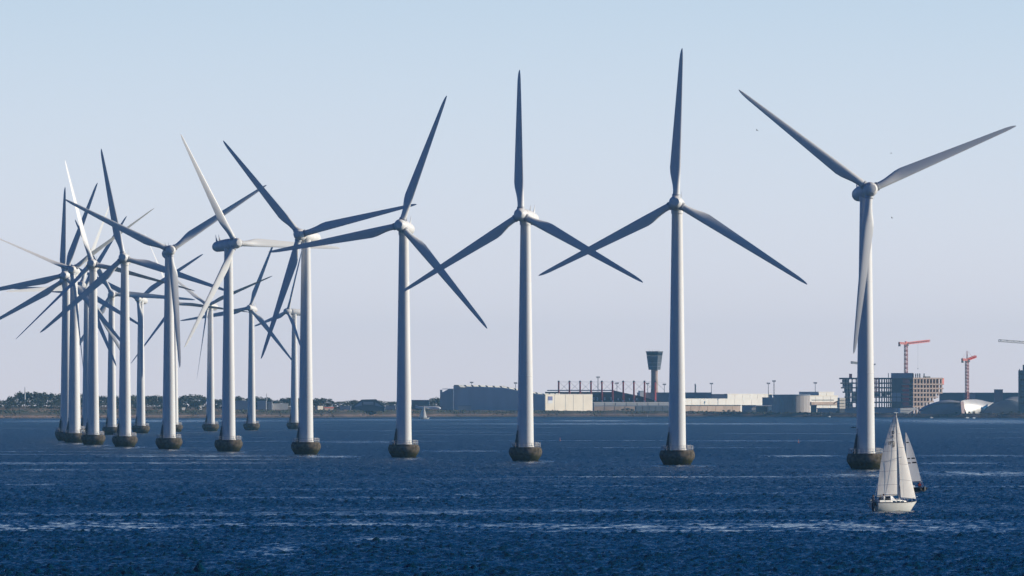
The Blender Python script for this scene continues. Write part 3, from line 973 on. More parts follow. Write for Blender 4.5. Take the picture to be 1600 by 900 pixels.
for k in range(5):
    xa, xb = b.x(edges[k]) + .25, b.x(edges[k + 1]) - .25
    MB().box(((xa + xb) / 2, -.25, b.z(616.6) / 2), (xb - xa, .5, b.z(616.6) - .1)).build('wall_panel', M['wall_cream'], b.root)
    MB().tube((xb + .25, -.2, 0), (xb + .25, -.2, b.z(617)), .3, n=6).build('downpipe', M['wall_grey'], b.root)
MB().box((W / 2, 11, b.z(616.5) + .3), (W + .5, 22.5, .5)).build('roof', M['wall_white'], b.root)
for k in range(3):
    b.block('roof_light', M['roof_light'], 853 + 9 * k, 859.5 + 9 * k, 614.9, 616, 2, 5)
ob = b.block('sign', M['sign_blue'], 855.5, 862.5, 619.4, 625.6, -.75, -.5)
ob = b.block('sign', M['white'], 855.5, 862.5, 625.7, 630.2, -.75, -.5)
b = Plan('annex', 'narrow taller grey annex at the left end of the big hangar', 'building', 687.5, 110)
b.poly('wall', M['wall_grey'], [(687.5, 643), (687.5, 609), (691, 609), (691, 613), (700, 608.3), (708.4, 608), (708.4, 643)], 0, 20)
b.block('roof', M['wall_white'], 691, 708.6, 607.2, 608.2, 2, 20)
for k in range(4):
    b.block('wall_panel', M['wall_grey'], 688 + 5.2 * k, 692.3 + 5.2 * k, 615, None, -.3, .1)
simple_building('shed', 'low pale lean-to at the foot of the big hangar wall', 716, 736, 634.5, 74, 0, M['wall_pale'], M['wall_grey'], depth=5)

# --- the hall hung from red pylons
b = Plan('pylon_hall', 'dark roofed hall hung from a row of red pylons with cables', 'hall', 852, 240)
b.poly('roof', M['roof_dark'], [(852, 641), (852, 612.3), (957, 612.3), (959, 609.8), (974, 613.5), (1001, 619), (1031, 627.5), (1034, 641)], 0, 60)
b.block('fascia', M['wall_pale'], 855, 957, 609.2, 610.8, 20, 22)
pyl = [872.9, 889.8, 906.4, 923.4, 940.4, 957, 973.8, 990.4, 1007, 1023.8]
for k, q in enumerate(pyl):
    x_ = b.x(q)
    p_ = MB().tube((x_, -3, 0), (x_, -3, b.z(597)), 1.0, .85, 8).build('pylon', M['red'], b.root)
    MB().tube((x_, -3, b.z(597.2)), (x_, -3, b.z(594.8)), .95, .95, 8).build('pylon_cap', M['dark_steel'], p_)
    MB().box((x_, -3.2, b.z(627)), (1.6, 1.4, 1.8)).build('pylon_base', M['white'], p_)
    st = MB()
    for dq in (-17, 17):
        if 866 < q + dq < 1045:
            st.tube((x_, -3, b.z(596)), (b.x(q + dq * .82), -3, b.z(609.5)), .14, n=4)
            st.tube((x_, -3, b.z(596)), (b.x(q + dq), -3, b.z(597 if dq < 0 else 598.5)), .07, n=4)
    st.build('stay_cable', M['mast_grey'], p_)
for q in (927, 932.5, 944, 954, 965, 982.5, 994):
    ob = b.block('roof_vent', M['white'], q, q + 1.8, 620.5 if q < 960 else 622, 625.5, -4, -3)
simple_building('pier_block', 'grey mauve roofed block under the control tower', 996, 1112, 614.3, 300, 0, M['wall_mauve'], M['wall_mauve'], depth=30, seams=8)
simple_building('plant_room', 'small white plant room on the roof left of the control tower shaft', 1000, 1006, 611.5, 290, 20, M['white'], M['white'], depth=5)

# --- control tower
b = Plan('control_tower', 'airport control tower with a dark flared top on a round shaft', 'tower', 1022.6, 330)
rs = 5.2 * b.s
MB().lathe([(rs * 1.25, 0), (rs * 1.2, b.z(616)), (rs * 1.02, b.z(606)), (rs, b.z(590)), (rs, b.z(577))], 24).build('shaft', M['concrete'], b.root, 40)
def octa(r, z, n=8): return [(r * math.cos(math.pi / 8 + 2 * math.pi * k / n), r * math.sin(math.pi / 8 + 2 * math.pi * k / n), z) for k in range(n)]
k1 = b.s / math.cos(math.pi / 8)
MB().loft([octa(9.2 * k1, b.z(577.8)), octa(9.9 * k1, b.z(572)), octa(11.0 * k1, b.z(565)), octa(12.2 * k1, b.z(556))]).build('cab', M['wall_dark'], b.root)
MB().loft([octa(12.15 * k1, b.z(555.8)), octa(12.9 * k1, b.z(551))]).build('window_band', M['glass'], b.root)
MB().loft([octa(13.0 * k1, b.z(551)), octa(13.5 * k1, b.z(549.8)), octa(13.4 * k1, b.z(548.8))]).build('roof', M['wall_dark'], b.root)
for z_, r_ in ((567, 10.9), (572.5, 10.0)):
    MB().loft([octa((r_ + .25) * k1, b.z(z_ + .35)), octa((r_ + .35) * k1, b.z(z_ - .35))]).build('ledge', M['wall_grey'], b.root)
an = MB()
for q in (-8, -3, 1, 4, 7):
    an.tube((q * b.s, 0, b.z(549)), (q * b.s, 0, b.z(546.6 if q != 1 else 545.8)), .12, n=5)
an.build('antenna', M['mast_grey'], b.root)

# --- the pier in front of the pylon hall, panel by panel
b = Plan('airport_pier', 'long pale two storey pier building in front of the red pylons', 'building', 927, 130, 24)
b.block('wall', M['wall_grey'], 927, 1046, 629.2, None, 0, 14)
for k in range(7):
    b.block('wall_panel', M['wall_pale'], 928 + 17 * k, 943.8 + 17 * k, 629, 633.6, -.5, .1)
for k in range(4):
    b.block('wall_panel', M['wall_beige'], 928 + 16.3 * k, 943 + 16.3 * k, 635, 641.6, -.5, .1)
b.block('roof', M['wall_white'], 926.5, 1046.5, 628.3, 629.1, -.6, 14.4)
for k in range(5):
    b.block('dark_panel', M['wall_dark'], 994 + 10.4 * k, 1003.6 + 10.4 * k, 634.6, None, -.7, .1)

# --- white halls right of the second tower
simple_building('hall', 'blue grey flat roofed box beside the mauve block right of the second tower', 1112.5, 1136, 616.8, 290, 0, M['wall_grey'], M['wall_dark'], depth=20, seams=2)
simple_building('hall', 'tall sunlit white hall behind the long white hall right of the second tower', 1136.3, 1209, 616.3, 440, 55, M['wall_white'], M['wall_white'], depth=3, seams=6)
simple_building('hall', 'long sunlit white hall in front, right of the second tower', 1067, 1191, 623.8, 180, 55, M['wall_white'], M['roof_light'], depth=3, seams=9)
simple_building('warehouse', 'low beige warehouse along the shore right of the second tower', 1066, 1159, 634.2, 96, 50, M['wall_beige'], M['roof_dark'], depth=3, seams=7, roof_h=.9)
simple_building('shed', 'low blue grey shed at the right end of the beige warehouse', 1159.5, 1181, 634, 150, 0, M['wall_grey'], M['wall_pale'], depth=10)
simple_building('annex', 'stepped blue grey annex left of the round tank', 1191.5, 1208, 622, 160, 0, M['wall_grey'], M['wall_grey'], depth=12)
simple_building('stair_house', 'small raised block on top of the annex left of the round tank', 1201.5, 1206.5, 617.5, 165, 0, M['wall_grey'], M['wall_dark'], depth=6)
b = Plan('canopy', 'white roofed canopy shelter just left of the round tank', 'shelter', 1184, 90)
b.block('roof', M['white'], 1184, 1207, 633.3, 634.6, 0, 10)
b.block('back_wall', M['wall_dark'], 1185, 1201.3, 634.6, None, 5, 9)
b.block('side_wall', M['wall_white'], 1201.5, 1207, 634.6, None, .2, 9, )
b.root.rotation_euler[2] = math.radians(14)
b = Plan('motor_vessel', 'long low white motor vessel laid up ashore left of the round tank', 'boat', 1165, 76, 12)
zk = b.z(643.6)
MB().loft([[(b.x(1165), 1.5, zk + .4), (b.x(1165), 2.5, zk + .4), (b.x(1165), 2.9, b.z(640.6)), (b.x(1165), 1.1, b.z(640.6))],
           [(b.x(1175), .6, zk), (b.x(1175), 3.4, zk), (b.x(1175), 4, b.z(640.5)), (b.x(1175), 0, b.z(640.5))],
           [(b.x(1186), .8, zk + .1), (b.x(1186), 3.2, zk + .1), (b.x(1186), 3.9, b.z(640.3)), (b.x(1186), .1, b.z(640.3))],
           [(b.x(1194), 1.95, b.z(641.2)), (b.x(1194), 2.05, b.z(641.2)), (b.x(1194), 2.1, b.z(640.4)), (b.x(1194), 1.9, b.z(640.4))]]).build('hull', M['white'], b.root)
b.block('cabin', M['wall_cream'], 1175, 1184, 637, 640.5, .8, 3.2)
b.block('wheelhouse', M['wall_beige'], 1177, 1182, 635.3, 637, 1.2, 2.8)
b.block('cradle', M['dark_steel'], 1170, 1185, 643.3, None, 1, 3)

# --- round tank
b = Plan('storage_tank', 'big round grey storage tank at the water edge', 'tank', 1236.8, 105)
R_ = 28.8 * b.s
ns = 28
for k in range(ns):                               # steel staves
    a0, a1 = 2 * math.pi * k / ns + .006, 2 * math.pi * (k + 1) / ns - .006
    H = b.z(618)
    pts = [(R_ * math.cos(a), R_ * math.sin(a)) for a in (a0, (a0 + a1) / 2, a1)]
    inn = [((R_ - .5) * math.cos(a), (R_ - .5) * math.sin(a)) for a in (a1, (a0 + a1) / 2, a0)]
    ring = pts + inn
    MB().loft([[(x, y, 0) for x, y in ring], [(x, y, H) for x, y in ring]]).build('wall_plate', M['tank'], b.root, 20)
MB().lathe([(R_ - .3, .1), (R_ - .3, b.z(618.2))], 48).build('core', M['tank'], b.root, 40)
MB().lathe([(R_ + .35, b.z(618.1)), (R_ + .45, b.z(616.8)), (R_ - .2, b.z(616.5)), (1, b.z(616.3))], 48).build('roof_rim', M['wall_grey'], b.root, 40)
simple_building('shed', 'small dark shed on the right of the round tank', 1267, 1276, 634, 95, 0, M['wall_dark'], M['wall_grey'], depth=6)

# --- white block right of the tank
b = simple_building('office_block', 'white office block with a shaded blue side right of the round tank', 1279, 1304, 613.2, 330, 52, M['wall_white'], M['wall_white'], depth=24, seams=2)
b = simple_building('hall', 'lower sunlit cream hall with a dark roof line right of the round tank', 1262, 1311, 619, 250, 52, M['wall_white'], M['wall_cream'], depth=3, seams=4)
b.block('window_strip', M['glass'], 1268, 1304, 624.6, 625.6, -.5, .1)
b.block('canopy', M['wall_beige'], 1266, 1309, 628, 632.5, -1.6, -.3)
b = Plan('excavator', 'dark excavator working beside the cream hall left of the unfinished building', 'excavator', 1306, 100)
MB().box((b.x(1310), 2, 1.0), (4.6, 3, 1.4)).build('track', M['dark_steel'], b.root)
b.block('cab', M['wall_dark'], 1308, 1312, 626, 636.5, 1, 3.5)
MB().tube((b.x(1309), 2, b.z(627)), (b.x(1305), 2, b.z(628.5)), .5, n=6).tube((b.x(1305), 2, b.z(628.5)), (b.x(1302.5), 2, b.z(631.5)), .4, n=6).build('arm', M['wall_dark'], b.root)
b = Plan('site_office', 'stacked cream site cabins at the left foot of the unfinished building', 'cabins', 1311.5, 105, 30)
for r0, r1 in ((621.5, 625), (626, 630), (631, 634.5), (635.2, 638.5)):
    b.block('cabin', M['wall_cream'], 1312, 1321, r0, r1, 0, 4)
b.block('frame', M['dark_steel'], 1312.5, 1320.5, 622, None, .5, 3.6)
simple_building('quay_shed', 'long low slate blue quay building in front of the unfinished building', 1277, 1405, 638.6, 78, 0, M['wall_grey'], M['wall_grey'], depth=8, seams=8)

# --- the unfinished building
b = Plan('unfinished_building', 'unfinished concrete building of open floors with a lit grid front', 'building', 1321, 190)
fl = [590.2, 597.6, 604.8, 611.6, 619.4, 627.6, 636]
lefts = [1311.8, 1313.5, 1314.5, 1317, 1320, 1320, 1320]
for k, (y_, l_) in enumerate(zip(fl, lefts)):
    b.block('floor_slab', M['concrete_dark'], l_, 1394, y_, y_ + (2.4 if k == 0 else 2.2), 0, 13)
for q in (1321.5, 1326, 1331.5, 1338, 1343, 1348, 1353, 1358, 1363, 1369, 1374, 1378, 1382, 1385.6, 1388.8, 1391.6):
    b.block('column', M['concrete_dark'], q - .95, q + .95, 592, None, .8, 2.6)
for (q0, q1, r0, r1) in ((1316, 1326, 592.6, 597.6), (1316.5, 1331, 599.8, 604.8), (1319, 1331, 607, 611.6), (1321, 1329, 613.8, 619.4), (1330.5, 1337.5, 613.8, 619.4), (1322, 1329, 621.6, 627.6), (1330.5, 1337.5, 621.6, 627.6),
                        (1321.5, 1331.5, 629.8, 636), (1366, 1376, 613.8, 619.4), (1377.5, 1384.5, 613.8, 619.4), (1385.5, 1391, 613.8, 617.4), (1352, 1365, 592.6, 636), (1338.5, 1352, 606, 636)):
    b.block('infill_panel', M['wall_grey'], q0, q1, r0 + .15, r1 - .15, 3, 3.6)
ho_ = MB()
for q in (1366.5, 1369.5, 1372.5):
    ho_.box((b.x(q), -2, b.z(601)), (.5, .5, b.z(591) - b.z(612)))
for r0 in np.arange(591, 612.5, 2.6):
    ho_.box((b.x(1369.5), -2, b.z(float(r0))), (4.2, 1.6, .6))
ho_.build('hoist_tower', M['red_faded'], b.root)
b.block('roof_block', M['red_faded'], 1327, 1331.5, 584, 590.2, 3, 7)
# core
b.block('core_wall', M['concrete_dark'], 1393.5, 1410, 584, None, -4, 14)
b.block('core_wall', M['brick'], 1410.2, 1426, 584.5, None, -3.5, 14)
b.block('core_band', M['wall_grey'], 1393, 1426.5, 582.8, 591, -4.4, 14.4)
for q0, r0 in ((1393.8, 613.5), (1401, 613.5), (1393.8, 621), (1401, 621)):
    b.block('wall_panel', M['wall_grey'], q0, q0 + 6.6, r0, r0 + 6.4, -4.4, -3.9)
for r0 in (600, 607.5, 613.5, 620, 626.5):
    b.block('safety_net', M['net_red'], 1409, 1428.5, r0, r0 + 3.4, -4.6, -3.6)
# sunlit right wing, turned towards the sun
w = Plan('unfinished_wing', 'sunlit right wing of the unfinished building with a grid of dark openings', 'building', 1426.5, 150, 50)
fr = [590.0, 599.2, 605.8, 612.6, 619.2, 626.6, 634]
rt_ = [1476, 1476.5, 1476.5, 1475, 1468, 1461, 1452]
for y_, r_ in zip(fr, rt_):
    w.block('floor_slab', M['concrete'], 1426.5, r_, y_, y_ + 2.3, 0, 14)
for k in range(10):
    q = 1428.5 + 5.1 * k
    yb = None if q < 1452 else lerp([(1452, 634), (1461, 626.6), (1468, 619.2), (1476, 612.6)], q)
    w.block('column', M['concrete'], q - .85, q + .85, 592, yb, .4, 2.2)
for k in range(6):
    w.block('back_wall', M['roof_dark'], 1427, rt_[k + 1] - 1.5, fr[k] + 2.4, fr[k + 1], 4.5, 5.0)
for q in (1429, 1433, 1436.3, 1439.6, 1446.6):
    w.block('rebar_column', M['dark_steel'], q - .5, q + .5, 583.5, 590, 1, 1.8)
w.block('formwork', M['dark_steel'], 1448.5, 1456.5, 588, 590, 1, 4)
w.block('edge_screen', M['red_faded'], 1474.5, 1478, 590.5, 601, .5, 3)
MB().tube((b.x(1388.3), 4, b.z(590)), (b.x(1388.3), 4, b.z(583)), .35, n=6).build('vent_pipe', M['dark_steel'], b.root)
b = Plan('terrace', 'pale stepped terrace wall at the right foot of the unfinished building', 'wall', 1406, 76, 20)
b.poly('wall', M['wall_white'], [(1406, 648), (1407, 638), (1435, 637), (1435, 639.5), (1426, 642), (1418, 647)], 0, 5)
for r0 in (640.6, 643.6):
    b.block('ledge', M['wall_pale'], 1406.5, 1424 - (r0 - 640) * 1.3, r0, r0 + .8, -.4, .1)


# --- cranes
def lattice(mb, p0, p1, w, n, r=.16, up=Vector((0, 0, 1))):
    p0, p1 = Vector(p0), Vector(p1)
    ax = (p1 - p0).normalized()
    a = ax.cross(Vector((0, 1, 0)))
    if a.length < .1: a = ax.cross(Vector((1, 0, 0)))
    a.normalize(); c = ax.cross(a).normalized()
    cr = [(a + c) * w / 2, (a - c) * w / 2, (-a - c) * w / 2, (-a + c) * w / 2]
    for q in cr: mb.tube(p0 + q, p1 + q, r, n=4)
    for k in range(n):
        u, v_ = p0.lerp(p1, k / n), p0.lerp(p1, (k + 1) / n)
        for i in range(4):
            i2 = (i + 1) % 4
            mb.tube(u + cr[i], v_ + cr[i2], r * .65, n=3)
            mb.tube(v_ + cr[i], v_ + cr[i2], r * .65, n=3)


def crane(label, px, base, top, jib, cj, t, jibm, mastm, peak=None, hook=None):
    b = Plan('tower_crane', label, 'crane', px, t, 48, group='tower cranes over the building site')
    m_ = MB(); lattice(m_, (0, 0, b.z(base) if base else 0), (0, 0, b.z(top)), 2.3, 16, .34); m_.build('mast', mastm, b.root)
    m_ = MB(); lattice(m_, (0, 0, b.z(top - 1.2)), (b.x(jib[0]), 0, b.z(jib[1])), 1.8, 14, .36); m_.build('jib', jibm, b.root)
    m_ = MB(); lattice(m_, (0, 0, b.z(top - 1.2)), (b.x(cj[0]), 0, b.z(cj[1])), 1.6, 4, .34); m_.build('counter_jib', jibm, b.root)
    MB().box((b.x(cj[0]) + .6, 0, b.z(cj[1] + 2.4)), (1.7, 1.6, 3.6)).build('counterweight', M['dark_steel'], b.root)
    MB().box((1.4, -.6, b.z(top + .6)), (2.2, 1.8, 2.2)).build('cab', M['wall_dark'], b.root)
    if peak:
        m_ = MB(); m_.tube((-.9, 0, b.z(top)), (0, 0, b.z(peak)), .3, .2, 5).tube((.9, 0, b.z(top)), (0, 0, b.z(peak)), .3, .2, 5)
        m_.tube((0, 0, b.z(peak)), (b.x(jib[0]) * .7, 0, b.z(top - 1.2) * .3 + b.z(jib[1] - .8) * .7), .08, n=4)
        m_.tube((0, 0, b.z(peak)), (b.x(cj[0]), 0, b.z(cj[1] - .8)), .08, n=4)
        m_.build('peak', mastm, b.root)
    else:
        MB().box((0, 0, b.z(top - 2.6)), (2.0, 1.8, 2.6)).build('peak', jibm, b.root)
    if hook:
        h_ = MB().tube((b.x(hook[0]), 0, b.z(hook[1])), (b.x(hook[0]), 0, b.z(hook[2])), .06, n=4).box((b.x(hook[0]), 0, b.z(hook[2])), (.7, .5, .9))
        h_.build('hook_line', M['mast_grey'], b.root)
    return b


crane('red and pale tower crane standing on the unfinished building, jib pointing right', 1415.6, None, 538, (1453.5, 532.3), (1404.5, 536), 450, M['red_faded'], M['crane_mast'], hook=(1435, 535, 576))
crane('red tower crane with a short looking jib and pointed peak above the aquarium', 1511, None, 563.5, (1525, 557), (1503, 561.5), 180, M['red_faded'], M['crane_mast'], peak=548)
crane('tower crane mostly off the right edge with only its lattice jib in view', 1702, None, 544, (1554.5, 533), (1725, 545), 260, M['mast_grey'], M['mast_grey'])
crane('tower crane hidden behind the nearest tower with its grey jib tip sticking out left', 1352, 592, 570, (1330, 566.3), (1362, 571), 300, M['mast_grey'], M['mast_grey'])

# --- aquarium and buildings at the right edge
simple_building('long_hall', 'long teal grey hall behind the swirling aquarium', 1470, 1594, 614.6, 330, 0, M['teal_wall'], M['teal_wall'], depth=40, seams=10)
simple_building('plant_room', 'dark square plant room on the roof of the long teal hall', 1554, 1567, 609, 340, 0, M['wall_mauve'], M['wall_dark'], depth=10, roof_h=.4)
simple_building('plant_room', 'pale grey block behind the base of the short looking red crane', 1507, 1524, 615.8, 240, 0, M['wall_pale'], M['wall_mauve'], depth=8)
b = Plan('tower_block', 'dark blue green tower block at the right edge', 'building', 1592.5, 250)
b.block('wall', M['teal_wall'], 1592.5, 1670, 578.5, None, 0, 20)
b.block('upper_wall', M['teal_wall'], 1599.3, 1670, 570, 578.4, 1, 18)
b.block('corner_fin', M['wall_dark'], 1592.2, 1593.4, 576.5, None, -.5, .3)
for k in range(6):
    b.block('window_band', M['glass'], 1594.5, 1668, 583 + 9 * k, 586.5 + 9 * k, -.15, .2)


def shell(b, part, m, top, bot, bulge, y0=0.0, thick=1.2, tilt=0.0):
    """a curved metal shell: top and bottom edges in pixels (same count), bulging towards the viewer"""
    n = len(top)
    grids = []
    for off in (0.0, thick):
        g = []
        for j in range(5):
            q = j / 4
            row = []
            for k in range(n):
                px = top[k][0] * (1 - q) + bot[k][0] * q
                py = top[k][1] * (1 - q) + bot[k][1] * q
                yy = y0 + off - bulge * math.sin(math.pi * (0.15 + 0.7 * q)) * math.sin(math.pi * (k + .5) / n) + tilt * (1 - q)
                row.append((b.x(px), yy, b.z(py)))
            g.append(row)
        grids.append(g)
    mb = MB()
    mb.sheet(grids[0]); mb.sheet([r[::-1] for r in grids[1]])
    f, k_ = grids
    rim = f[0] + [r[-1] for r in f[1:]] + f[-1][-2::-1] + [r[0] for r in f[-2:0:-1]]
    rim2 = k_[0] + [r[-1] for r in k_[1:]] + k_[-1][-2::-1] + [r[0] for r in k_[-2:0:-1]]
    nn = len(rim)
    mb.add(rim + rim2, [(i, (i + 1) % nn, nn + (i + 1) % nn, nn + i) for i in range(nn)])
    return mb.build(part, m, b.root, 35)


b = Plan('aquarium', 'aquarium of swirling pale metal shells on the right shore', 'building', 1500, 92)
shell(b, 'shell', M['alu'], [(1437, 640), (1445, 634.5), (1457, 629.8), (1472, 625.6), (1484, 624.6), (1498, 626.6), (1507, 628)], [(1437, 643), (1445, 638), (1457, 633), (1472, 629.5), (1484, 628.5), (1498, 629), (1507, 629.5)], 2, 0, 1.0, 6)
shell(b, 'shell', M['wall_pale'], [(1438, 642), (1446, 637), (1458, 632.4), (1472, 629), (1484, 628), (1498, 628.5), (1508, 629)], [(1438, 647)] + [(q, 647) for q in (1446, 1458, 1472, 1484, 1498, 1508)], 3, 3, 1.0)
shell(b, 'shell', M['wall_pale'], [(1537, 643), (1545, 635.5), (1553, 630.5), (1563, 626.6), (1574, 624.8), (1585, 626), (1595, 629.8), (1612, 631.5), (1650, 633)], [(q, 648) for q in (1537, 1545, 1553, 1563, 1574, 1585, 1595, 1612, 1650)], 3, 2, 1.0)
shell(b, 'shell', M['alu'], [(1571, 623.6), (1576, 621.4), (1582, 620), (1592, 619.6), (1605, 619.8), (1625, 620.5), (1650, 621.5)], [(1571, 624.6), (1576, 624.8), (1583, 625.5), (1592, 628.4), (1605, 630), (1625, 631), (1650, 632)], 1.5, 4, 1.0, 8)
b.block('base', M['concrete'], 1436, 1655, 645.5, None, 4, 30)
b.block('kiosk', M['wall_pale'], 1551, 1562, 640.8, 645.4, -4, -1)
c_ = Plan('aquarium_hall', 'bright sunlit metal shell facing right in the middle of the aquarium', 'building', 1506.8, 84, 55)
shell(c_, 'shell', M['alu'], [(1506.8, 626.8), (1512, 625), (1520, 624.2), (1530, 624), (1539, 625.2), (1547, 627), (1555.5, 628.6)], [(1510, 646), (1514, 646), (1520, 646), (1527, 646), (1534, 646), (1541, 637.5), (1555.5, 629)], 3.5, 0, 1.2, 4)
c_.poly('end_wall', M['wall_mauve'], [(1502, 628), (1507, 627.2), (1510.4, 646), (1504, 646)], 1.0, 2.0)

# ---------------------------------------------------------------- boats
def sail_material(name, c=(0.90, 0.86, 0.80), tr=0.25):
    m = bpy.data.materials.new(name)
    m.use_nodes = True
    t = m.node_tree
    b = t.nodes['Principled BSDF']
    out = t.nodes['Material Output']
    b.inputs['Roughness'].default_value = 0.8
    b.inputs['Specular IOR Level'].default_value = 0.15
    no = t.nodes.new('ShaderNodeTexNoise'); no.inputs['Scale'].default_value = 1.2; no.inputs['Detail'].default_value = 4
    tc = t.nodes.new('ShaderNodeTexCoord'); t.links.new(tc.outputs['Object'], no.inputs['Vector'])
    mx = t.nodes.new('ShaderNodeMix'); mx.data_type = 'RGBA'
    mx.inputs[6].default_value = (*c, 1); mx.inputs[7].default_value = (c[0] * .86, c[1] * .86, c[2] * .87, 1)
    t.links.new(no.outputs['Fac'], mx.inputs[0]); t.links.new(mx.outputs[2], b.inputs['Base Color'])
    bp = t.nodes.new('ShaderNodeBump'); bp.inputs['Distance'].default_value = 0.06; bp.inputs['Strength'].default_value = 0.5
    t.links.new(no.outputs['Fac'], bp.inputs['Height']); t.links.new(bp.outputs[0], b.inputs['Normal'])
    tl = t.nodes.new('ShaderNodeBsdfTranslucent'); tl.inputs['Color'].default_value = (*c, 1)
    ms = t.nodes.new('ShaderNodeMixShader'); ms.inputs[0].default_value = tr
    t.links.new(b.outputs[0], ms.inputs[1]); t.links.new(tl.outputs[0], ms.inputs[2]); t.links.new(ms.outputs[0], out.inputs['Surface'])
    return m


M['sail'] = sail_material('sailcloth', (0.92, 0.87, 0.79), 0.2)
M['sail_far'] = sail_material('grey_sailcloth', (0.70, 0.70, 0.70), 0.35)
M['gel'] = mat('white_gelcoat', (0.79, 0.76, 0.69), 0.35, 0.4, var=0.08, scale=1.5)
M['antifoul'] = mat('dark_boot_stripe', (0.03, 0.03, 0.035), 0.6, 0.3)
M['deck'] = mat('deck_paint', (0.55, 0.52, 0.46), 0.7, 0.2, var=0.1, scale=2)
M['spar'] = mat('anodised_spar', (0.62, 0.58, 0.52), 0.4, 0.4)
M['navy'] = mat('navy_canvas', (0.015, 0.02, 0.04), 0.8, 0.1)
M['hull_dark'] = mat('dark_blue_hull', (0.012, 0.016, 0.03), 0.35, 0.4)
M['seam'] = mat('sail_seam', (0.42, 0.40, 0.39), 0.8, 0.1)
M['ink'] = mat('sail_number_black', (0.015, 0.015, 0.02), 0.8, 0.1)
M['skin'] = mat('skin', (0.42, 0.25, 0.18), 0.6, 0.2)
M['hair'] = mat('hair', (0.06, 0.035, 0.02), 0.7, 0.2)
M['cloth_dark'] = mat('dark_jacket', (0.02, 0.024, 0.04), 0.85, 0.1)
M['cloth_red'] = mat('red_jacket', (0.38, 0.03, 0.03), 0.85, 0.1)
M['cloth_white'] = mat('white_shirt', (0.62, 0.60, 0.57), 0.85, 0.1)
M['trousers'] = mat('trousers', (0.05, 0.055, 0.07), 0.85, 0.1)
M['gull'] = mat('gull_plumage', (0.10, 0.10, 0.11), 0.8, 0.1, var=0.4, scale=6)


def baked(o):
    """replace an object's modifiers by their result"""
    dg = bpy.context.evaluated_depsgraph_get()
    me = bpy.data.meshes.new_from_object(o.evaluated_get(dg))
    for m_ in list(o.modifiers): o.modifiers.remove(m_)
    o.data = me
    return o


def seated_person(loc, rz, label, top_m, group=None, lean=0.0, arm=0.35):
    """seated figure: hips at the origin 0.1 m above the seat, feet 0.42 m below it"""
    root = thing('person', loc, label, 'person', group, rz=rz)
    V = [(0, 0, .10), (0, .02 + lean * .3, .34), (0, .04 + lean * .6, .56), (0, .07 + lean * .75, .68), (0, .10 + lean * .8, .80), (0, .11 + lean * .8, .90)]
    R = [(.17, .13), (.15, .11), (.17, .11), (.07, .07), (.095, .105), (.06, .07)]
    E = [(0, 1), (1, 2), (2, 3), (3, 4), (4, 5)]
    def chain(start, pts):
        p_ = start
        for (v, r_) in pts:
            V.append(v); R.append((r_, r_)); E.append((p_, len(V) - 1)); p_ = len(V) - 1
        return p_
    for s in (-1, 1):
        chain(0, [((s * .11, .06, .10), .10), ((s * .13, .46, .12), .07), ((s * .13, .50, -.28), .05), ((s * .13, .50, -.40), .04), ((s * .14, .64, -.41), .035)])
        w = chain(2, [((s * .21, .03 + lean * .5, .55), .065), ((s * .27, .12 + arm * .3, .32), .047), ((s * .20, .34 + arm * .3, .24), .036), ((s * .19, .40 + arm * .3, .235), .034)])
        hx, hy, hz = V[w]
        for k, (dx, ln) in enumerate(((-.028, .075), (-.010, .085), (.010, .08), (.027, .065))):
            chain(w, [((hx + dx, hy + .05, hz), .010), ((hx + dx, hy + .05 + ln * .6, hz - .025), .008)])
        chain(w, [((hx - s * .04, hy + .02, hz + .01), .011), ((hx - s * .055, hy + .06, hz), .009)])
    me = bpy.data.meshes.new('body')
    me.from_pydata(V, E, [])
    o = link('body', me, root)
    sk = o.modifiers.new('skin', 'SKIN')
    for i, sv in enumerate(me.skin_vertices[0].data):
        sv.radius = R[i]
        sv.use_root = (i == 0)
    ss = o.modifiers.new('sub', 'SUBSURF'); ss.levels = 1; ss.render_levels = 1
    baked(o)
    me = o.data
    me.materials.clear()
    for m_ in (top_m, M['trousers'], M['skin']): me.materials.append(m_)
    for p in me.polygons:
        c = p.center
        p.use_smooth = True
        if c.z > .70 + .0 and abs(c.x) < .15: p.material_index = 2
        elif c.y > .36 + arm * .3 - .02 and .17 < c.z < .32 and abs(c.x) > .1: p.material_index = 2
        elif c.z < .20: p.material_index = 1
        else: p.material_index = 0
    hy = .11 + lean * .8
    MB().lathe([(.06, .80), (.112, .84), (.118, .90), (.09, .965), (.03, .985)], 12, c=(0, hy - .02, 0)).build('hair', M['hair'], o, 60)
    f = MB().box((0, hy + .105, .845), (.022, .03, .04)).box((-.035, hy + .092, .87), (.02, .012, .012)).box((.035, hy + .092, .87), (.02, .012, .012)).box((0, hy + .09, .80), (.045, .012, .01))
    f.build('face', M['skin'], o)
    return root


def hull_mesh(loa, beam, free, sheer_bow, draft, n=15):
    """lofted round-bilged hull, bow towards +x, waterline at z = 0; returns rings for hull and the deck edge"""
    rings, deck = [], []
    for i in range(n):
        q = i / (n - 1)
        x = -loa / 2 + loa * q
        w = beam / 2 * (math.sin(math.pi * (0.26 + 0.74 * q) ** 0.92)) ** 0.75 if q < 1 else 0.02
        w = max(w, 0.03)
        zs = free + sheer_bow * max(0, q - .35) ** 2 / .42 + 0.06 * (1 - q)
        dr = draft * math.sin(math.pi * min(1, .12 + q * .92))
        over = 0.10 * loa * (1 - q) * 0
        ring = []
        for k in range(9):
            a = math.pi * k / 8
            yy = math.cos(a) * w
            t = math.sin(a)
            flare = 1 - 0.18 * t - (0.25 * q * t)
            zz = zs - (zs + dr) * t ** 1.25
            xo = (-0.07 if q < .5 else -0.16) * loa * (t ** 1.3) * (abs(q - .5) * 2) ** 4 * (1 if q > .5 else -1)
            ring.append((x + xo, yy * flare, zz))
        rings.append(ring)
        deck.append((x, w, zs))
    return rings, deck


